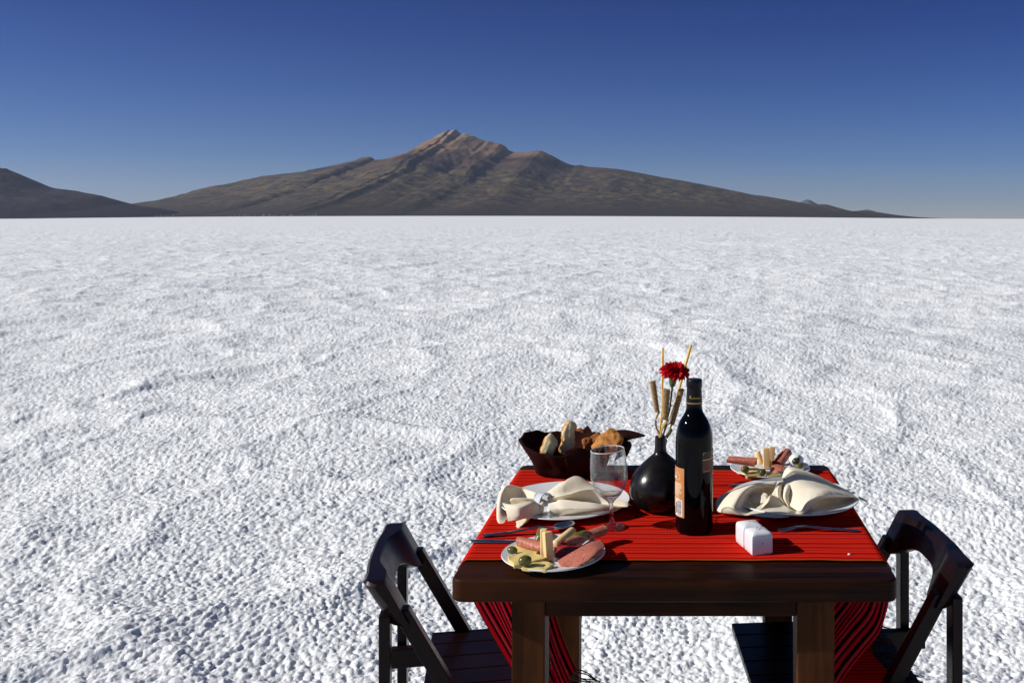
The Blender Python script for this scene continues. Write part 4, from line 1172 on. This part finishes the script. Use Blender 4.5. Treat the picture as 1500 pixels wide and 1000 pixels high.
# keep the folds crisp between neighbouring bearings
rows = []
Gw = [G[(i - 1) % (len(G) - 1)] for i in range(len(G) - 1)]; Gx = [G[(i + 2) % (len(G) - 1)] for i in range(len(G) - 1)]
for i in range(len(G) - 1):
    for s in range(5):
        t = s / 5; sm_ = lambda j: .5 * ((2 * G[i][j]) + (G[i + 1][j] - Gw[i][j]) * t + (2 * Gw[i][j] - 5 * G[i][j] + 4 * G[i + 1][j] - Gx[i][j]) * t * t + (3 * G[i][j] - Gw[i][j] - 3 * G[i + 1][j] + Gx[i][j]) * t ** 3)
        rows.append([a.lerp(b, t).lerp(sm_(j), .65) + (Vector((0, 0, -.004 * math.sin(math.pi * t))) if 9 < j < 20 else Vector((0, 0, 0))) for j, (a, b) in enumerate(zip(G[i], G[i + 1]))])
rows.append(list(rows[0]))
rows = [[p + (p - cb).normalized() * (.0045 * mn_.noise(p * 32) + .0022 * mn_.noise(p * 80)) * min(1, max(0, (p.z - CZ - .006) / .02)) for p in r] for r in rows]
o_ = obj('folded_cloth', MB().grid(rows), bc_m, bk, smooth=True, angle=50)
# pleat overlapping the front
lines = [[D(826, 660, 2.262), D(846, 655, 2.266), D(868, 661, 2.275)], [D(828, 676, 2.262), D(848, 672, 2.266), D(869, 674, 2.276)], [D(832, 690, 2.272), D(850, 686, 2.276), D(868, 681, 2.285)]]
o_ = obj('overlapping_pleat', MB().grid(loft(lines, 5, 5)), bc_m, bk, smooth=True, angle=30); solidify(o_, .003, 0)
# back corner standing up and the long pointed corner on the right
lines = [[D(852, 632, 2.43), D(858, 634, 2.425), D(864, 640, 2.42), D(872, 656, 2.40)], [D(858, 627, 2.425), D(861, 624, 2.42), D(867, 634, 2.41), D(876, 652, 2.39)], [D(864, 634, 2.42), D(866, 632, 2.415), D(871, 641, 2.40), D(879, 655, 2.38)]]
o_ = obj('standing_corner', MB().grid(loft(lines, 5, 4)), bc_m, bk, smooth=True, angle=40); solidify(o_, .002, 0)
lines = [[D(880, 638, 2.46), D(905, 630, 2.46), D(925, 631, 2.44), D(945.5, 637.5, 2.41)],
         [D(884, 646, 2.41), D(908, 636, 2.40), D(926, 636, 2.40), D(945, 638, 2.405)],
         [D(900, 655, 2.36), D(914, 644, 2.36), D(926, 642, 2.38), D(945, 638.5, 2.40)],
         [D(902, 664, 2.33), D(914, 652, 2.34), D(922, 643, 2.37), D(943, 638.8, 2.40)]]
o_ = obj('pointed_corner', MB().grid(loft(lines, 6, 5)), bc_m, bk, smooth=True, angle=50); solidify(o_, .002, 0)
lines = [[D(898, 648, 2.36), D(912, 645, 2.38), D(923, 647, 2.40)], [D(905, 657, 2.33), D(918, 651, 2.35), D(925, 652, 2.38)], [D(904, 664, 2.32), D(915, 658, 2.34), D(922, 660, 2.37)], [D(900, 675, 2.32), D(912, 667, 2.34), D(918, 669, 2.37)]]
o_ = obj('crumpled_corner', MB().grid(loft(lines, 5, 5)), bc_m, bk, smooth=True, angle=40); solidify(o_, .002, 0)

def bread_mat(name, crust, crumb, lim):
    q = N(name); v = q.coords(); n1 = q.noise(v, 45, 5, .65); n2 = q.noise(v, 260, 3, .7)
    c = q.ramp(n1, [(.30, tuple(x * .55 for x in crust)), (.46, crust), (.60, tuple(min(1, x * 1.25) for x in crust)), (.74, crumb)] if lim else [(.36, tuple(x * .75 for x in crumb)), (.6, crumb), (.78, crust)])
    q.set(col=c, rough=.8, spec=.15); q.bump(q.math('ADD', n1, q.math('MULTIPLY', n2, .5)), .7, .003); return q.m
toast = bread_mat('toasted_crust', (.50, .21, .055), (.68, .46, .20), True); brown_b = bread_mat('brown_crust', (.28, .095, .03), (.45, .2, .07), True); crumbm = bread_mat('pale_crumb', (.60, .30, .09), (.80, .64, .36), False)
def bread(name, pts, w, h, mats, label, seed, upv=(0, -1, .3), core=None):
    """a torn chunk along a line: crust round the back, crumb on the side that was cut"""
    t = thing(name, label, 'bread', pts[0], 'pieces of bread')
    from mathutils import noise as mn
    L = cr([Vector(p) for p in pts], 8); n = len(L); rows = []; m = 44; u = Vector(upv).normalized(); tag_ = []
    for i in range(n):
        tt = (L[min(i + 1, n - 1)] - L[max(i - 1, 0)]).normalized(); s = tt.cross(u).normalized(); q = s.cross(tt).normalized()
        e = math.sin(math.pi * min(1, max(0, (i + .25) / (n - .5)))) ** .22; row = []
        for k in range(m):
            a = 2 * math.pi * k / m; ca, sa = math.cos(a), math.sin(a); f = (abs(ca) ** 5 + abs(sa) ** 5) ** (-1 / 5.)
            p = L[i] + s * (w * ca * f * e) + q * (h * sa * f * e); sd_ = Vector((seed * 1.3, 0, 0))
            k_ = mn.noise(p * 60 + sd_) * .0034 + mn.noise(p * 160 + sd_) * .0018 + mn.noise(p * 420) * .0010
            row.append(p + (s * ca + q * sa) * k_); tag_.append(sa + .35 * mn.noise(p * 90 + sd_) > .52)
        rows.append(row)
    mb = MB().grid(rows, wrap=True); b = len(mb.v); mb.f.append(tuple(range(m))); mb.f.append(tuple(range(b - m, b)))
    o = obj('loaf', mb, list(mats), t, smooth=True, angle=60)
    if core:
        for f_ in o.data.polygons:
            if sum(tag_[v] for v in f_.vertices) * 2 > len(f_.vertices) or len(f_.vertices) > 4: f_.material_index = 1
    return t
bread('bread_chunk', [D(799, 668, 2.30), D(803, 656, 2.30), D(808, 645, 2.31), D(812, 641, 2.315)], .0180, .0135, (toast, crumbm), 'short pale bread chunk low at the left front of the basket', 2, (.25, -1, .35), .62)
bread('bread_chunk', [D(823, 664, 2.335), D(832, 648, 2.34), D(833, 632, 2.345), D(839, 617, 2.35)], .0165, .0125, (toast, crumbm), 'long bread chunk sticking up highest out of the basket', 3, (.35, -1, .2), .66)
bread('bread_chunk', [D(861, 666, 2.37), D(862, 658, 2.37), D(861, 650, 2.375), D(860, 641, 2.38)], .0130, .0120, (brown_b, crumbm), 'small brown bread piece in the middle of the basket', 4, (0, -1, .3))
bread('bread_chunk', [D(840, 638, 2.425), D(848, 634, 2.43), D(856, 636, 2.43)], .0120, .0090, (brown_b, crumbm), 'brown bread crust behind the tall chunk at the back of the basket', 5, (0, -.6, 1))
bread('bread_chunk', [D(866, 654, 2.40), D(874, 645, 2.40), D(882, 640, 2.40)], .0170, .0110, (brown_b, crumbm), 'reddish brown bread piece behind the big golden one', 6, (.2, -1, .6))
bread('flat_bread', [D(873, 664, 2.325), D(886, 652, 2.335), D(898, 643, 2.345), D(907, 637, 2.355)], .0275, .0140, (toast, crumbm), 'big golden toasted flat bread at the right end of the basket', 7, (-.25, -1, .75))

# ================================================================== what stands in the vase
V0 = VC + Vector((0, 0, .150))
yel = plain('yellow_straw', (.78, .42, .012), .5, .12, 60); redp = N('carnation_petal'); vv = redp.coords(); nn = redp.noise(vv, 130, 3)
redp.set(col=redp.ramp(nn, [(.3, (.45, .003, .009)), (.7, (.75, .010, .020))]), rough=.6, spec=.15)
tr = redp.n('BsdfTranslucent'); tr.inputs['Color'].default_value = (.5, .004, .006, 1); ms = redp.n('MixShader'); ms.inputs[0].default_value = .25
redp.l(redp.b.outputs[0], ms.inputs[1]); redp.l(tr.outputs[0], ms.inputs[2]); redp.l(ms.outputs[0], redp.out.inputs['Surface']); redp = redp.m
grn = plain('calyx_green', (.06, .12, .035), .5, .3, 90, .1); stemg = plain('stem_green', (.018, .035, .016), .5, .3, 90)
coilm = plain('dried_coil', (.38, .25, .10), .65, .4, 160, .3); coilm2 = plain('dried_strip', (.42, .28, .09), .6, .35, 120)
def inside(dx, dy): return V0 + Vector((dx, dy, -.10))
single('straw', MB().sweep([inside(-.003, .004), V0 + Vector((-.003, .003, 0)), D(970, 600, 2.063), D(971, 509, 2.066)], .0021, n=10), yel, 'thin yellow straw standing nearly upright in the vase', 'straw', 'yellow straws', smooth=True)
single('straw', MB().sweep([inside(.002, .005), V0 + Vector((.003, .004, 0)), D(990, 588, 2.075), D(1012.5, 505, 2.085)], [.0022, .0022, .0024, .0028], n=10), yel, 'yellow straw slanting to the right behind the carnation', 'straw', 'yellow straws', smooth=True)
fl_ = thing('carnation', 'red carnation standing in the black vase', 'flower', V0)
obj('stem', MB().sweep([inside(.004, 0), V0 + Vector((.004, 0, 0)), D(981, 600, 2.045), D(983.5, 580, 2.045), D(985, 564, 2.045)], [.0019, .0019, .0018, .0019, .0024], n=10), stemg, fl_, smooth=True)
for (px, py, sx_) in ((982, 596, 1), (979, 622, 1)):
    b0 = D(px - 1, py, 2.045); obj('leaf', MB().sweep([b0, b0 + Vector((.005 * sx_, -.002, .005)), b0 + Vector((.008 * sx_, -.003, .003))], [.0016, .0012, .0003], n=6), stemg, fl_, smooth=True)
cb0, cb1 = D(984.5, 567, 2.045), D(986.5, 547, 2.045)
pts = [cb0.lerp(cb1, t) for t in (0, .12, .4, .75, 1)]
cal = MB().sweep(pts, [.0028, .0055, .0082, .0088, .0098], n=18)
obj('calyx', cal, grn, fl_, smooth=True)
pb = MB(); rnd = random.Random(21); fc = D(988, 545.5, 2.045)
ax = Vector((.10, -.25, 1)).normalized(); Mf = frame(ax)      # x axis of Mf along the flower
for ring_n, cnt, spread, ln in ((0, 15, 80, .0285), (1, 14, 62, .0272), (2, 12, 44, .0255), (3, 9, 25, .0240), (4, 5, 8, .0222)):
    for k in range(cnt):
        b = 2 * math.pi * (k + .5 * (ring_n % 2)) / cnt + rnd.uniform(-.15, .15); sp = R(spread + rnd.uniform(-9, 9)); L_ = ln * rnd.uniform(.85, 1.12); rows = []
        for i in range(7):
            s = i / 6; cur = sp * (.55 + .6 * s); wid = (.0025 + .0118 * s ** .9) * rnd.uniform(.96, 1.04)
            c = Vector((L_ * s * math.cos(cur) * .82 + .001, L_ * s * math.sin(cur), 0)); row = []
            for j in range(11):
                u = -1 + 2 * j / 10
                ruf = (.0032 * math.sin(u * 7 + k * 2.1 + ring_n) + .0018 * math.sin(u * 17 + k)) * s ** 1.5
                tooth = (.0022 * (1 if j % 2 else -1) if i == 6 else 0)
                q = c + Vector((ruf * math.sin(cur) + tooth * math.cos(cur), -ruf * math.cos(cur) + tooth * math.sin(cur), 0)); q.z = u * wid
                q = Vector((q.x, q.y * math.cos(b) - q.z * math.sin(b), q.y * math.sin(b) + q.z * math.cos(b)))
                row.append(fc + Mf @ q)
            rows.append(row)
        pb.grid(rows)
obj('petals', pb, redp, fl_, smooth=True, angle=180)

def coil(label, top, bot, r, turns, stem_pts, seed):
    t = thing('dried_coil', label, 'dried coil', bot, 'dried coils in the vase')
    rnd = random.Random(seed); top, bot = Vector(top), Vector(bot); M = frame(top - bot); L_ = (top - bot).length; pts = []; n = int(turns * 14)
    for i in range(n + 1):
        s = i / n; a = 2 * math.pi * turns * s; r_ = r * (.82 + .25 * s + .07 * math.sin(a * .37 + seed))
        pts.append(bot + M @ Vector((L_ * s, r_ * math.cos(a), r_ * math.sin(a))))
    ph = L_ / turns
    obj('coiled_strip', MB().sweep(pts, ph * .30, ph * .40, n=6, up=(top - bot).normalized()), coilm, t, smooth=True)
    obj('stalk', MB().sweep(cr([Vector(p) for p in [pts[0]] + list(stem_pts)], 5), .0014, .0022, n=8), coilm2, t, smooth=True)
    core = MB().sweep([bot, top], r * .72, n=10); obj('core', core, plain('coil_core', (.10, .06, .02), .8, .3, 90), t, smooth=True)
coil('dried coil leaning out furthest left in the vase', D(955.5, 558, 2.05), D(962.5, 603, 2.05), .0060, 17, [D(961, 613, 2.05), D(961, 625, 2.052), D(967, 643, 2.055), V0 + Vector((-.004, -.002, -.08))], 1)
coil('thick dried coil standing between the yellow straw and the carnation stem', D(976, 570, 2.035), D(974, 614, 2.04), .0072, 15, [D(972, 622, 2.04), D(969, 630, 2.045), D(970, 645, 2.055), V0 + Vector((0, -.004, -.08))], 2)
coil('dried coil leaning right towards the wine bottle neck', D(998, 570, 2.05), D(984, 622, 2.05), .0056, 18, [D(979, 634, 2.05), D(975, 640, 2.052), D(972, 650, 2.056), V0 + Vector((.004, -.003, -.08))], 3)
single('dried_strip', MB().sweep(cr([V0 + Vector((-.005, -.004, -.08)), D(966, 646, 2.05), D(970, 628, 2.04), D(976, 618, 2.035), D(975, 611, 2.03), D(970, 612, 2.03), D(969, 619, 2.03)], 5), .0012, .0026, n=8), coilm2, 'curled loose dried strip at the vase mouth', 'dried strip', smooth=True)
single('dried_strip', MB().sweep(cr([V0 + Vector((-.001, .006, -.08)), D(976, 645, 2.065), D(982, 634, 2.06), D(984, 628, 2.058)], 5), .0015, .0022, n=8), stemg, 'dark short stalk at the right of the vase mouth', 'dried strip', smooth=True)
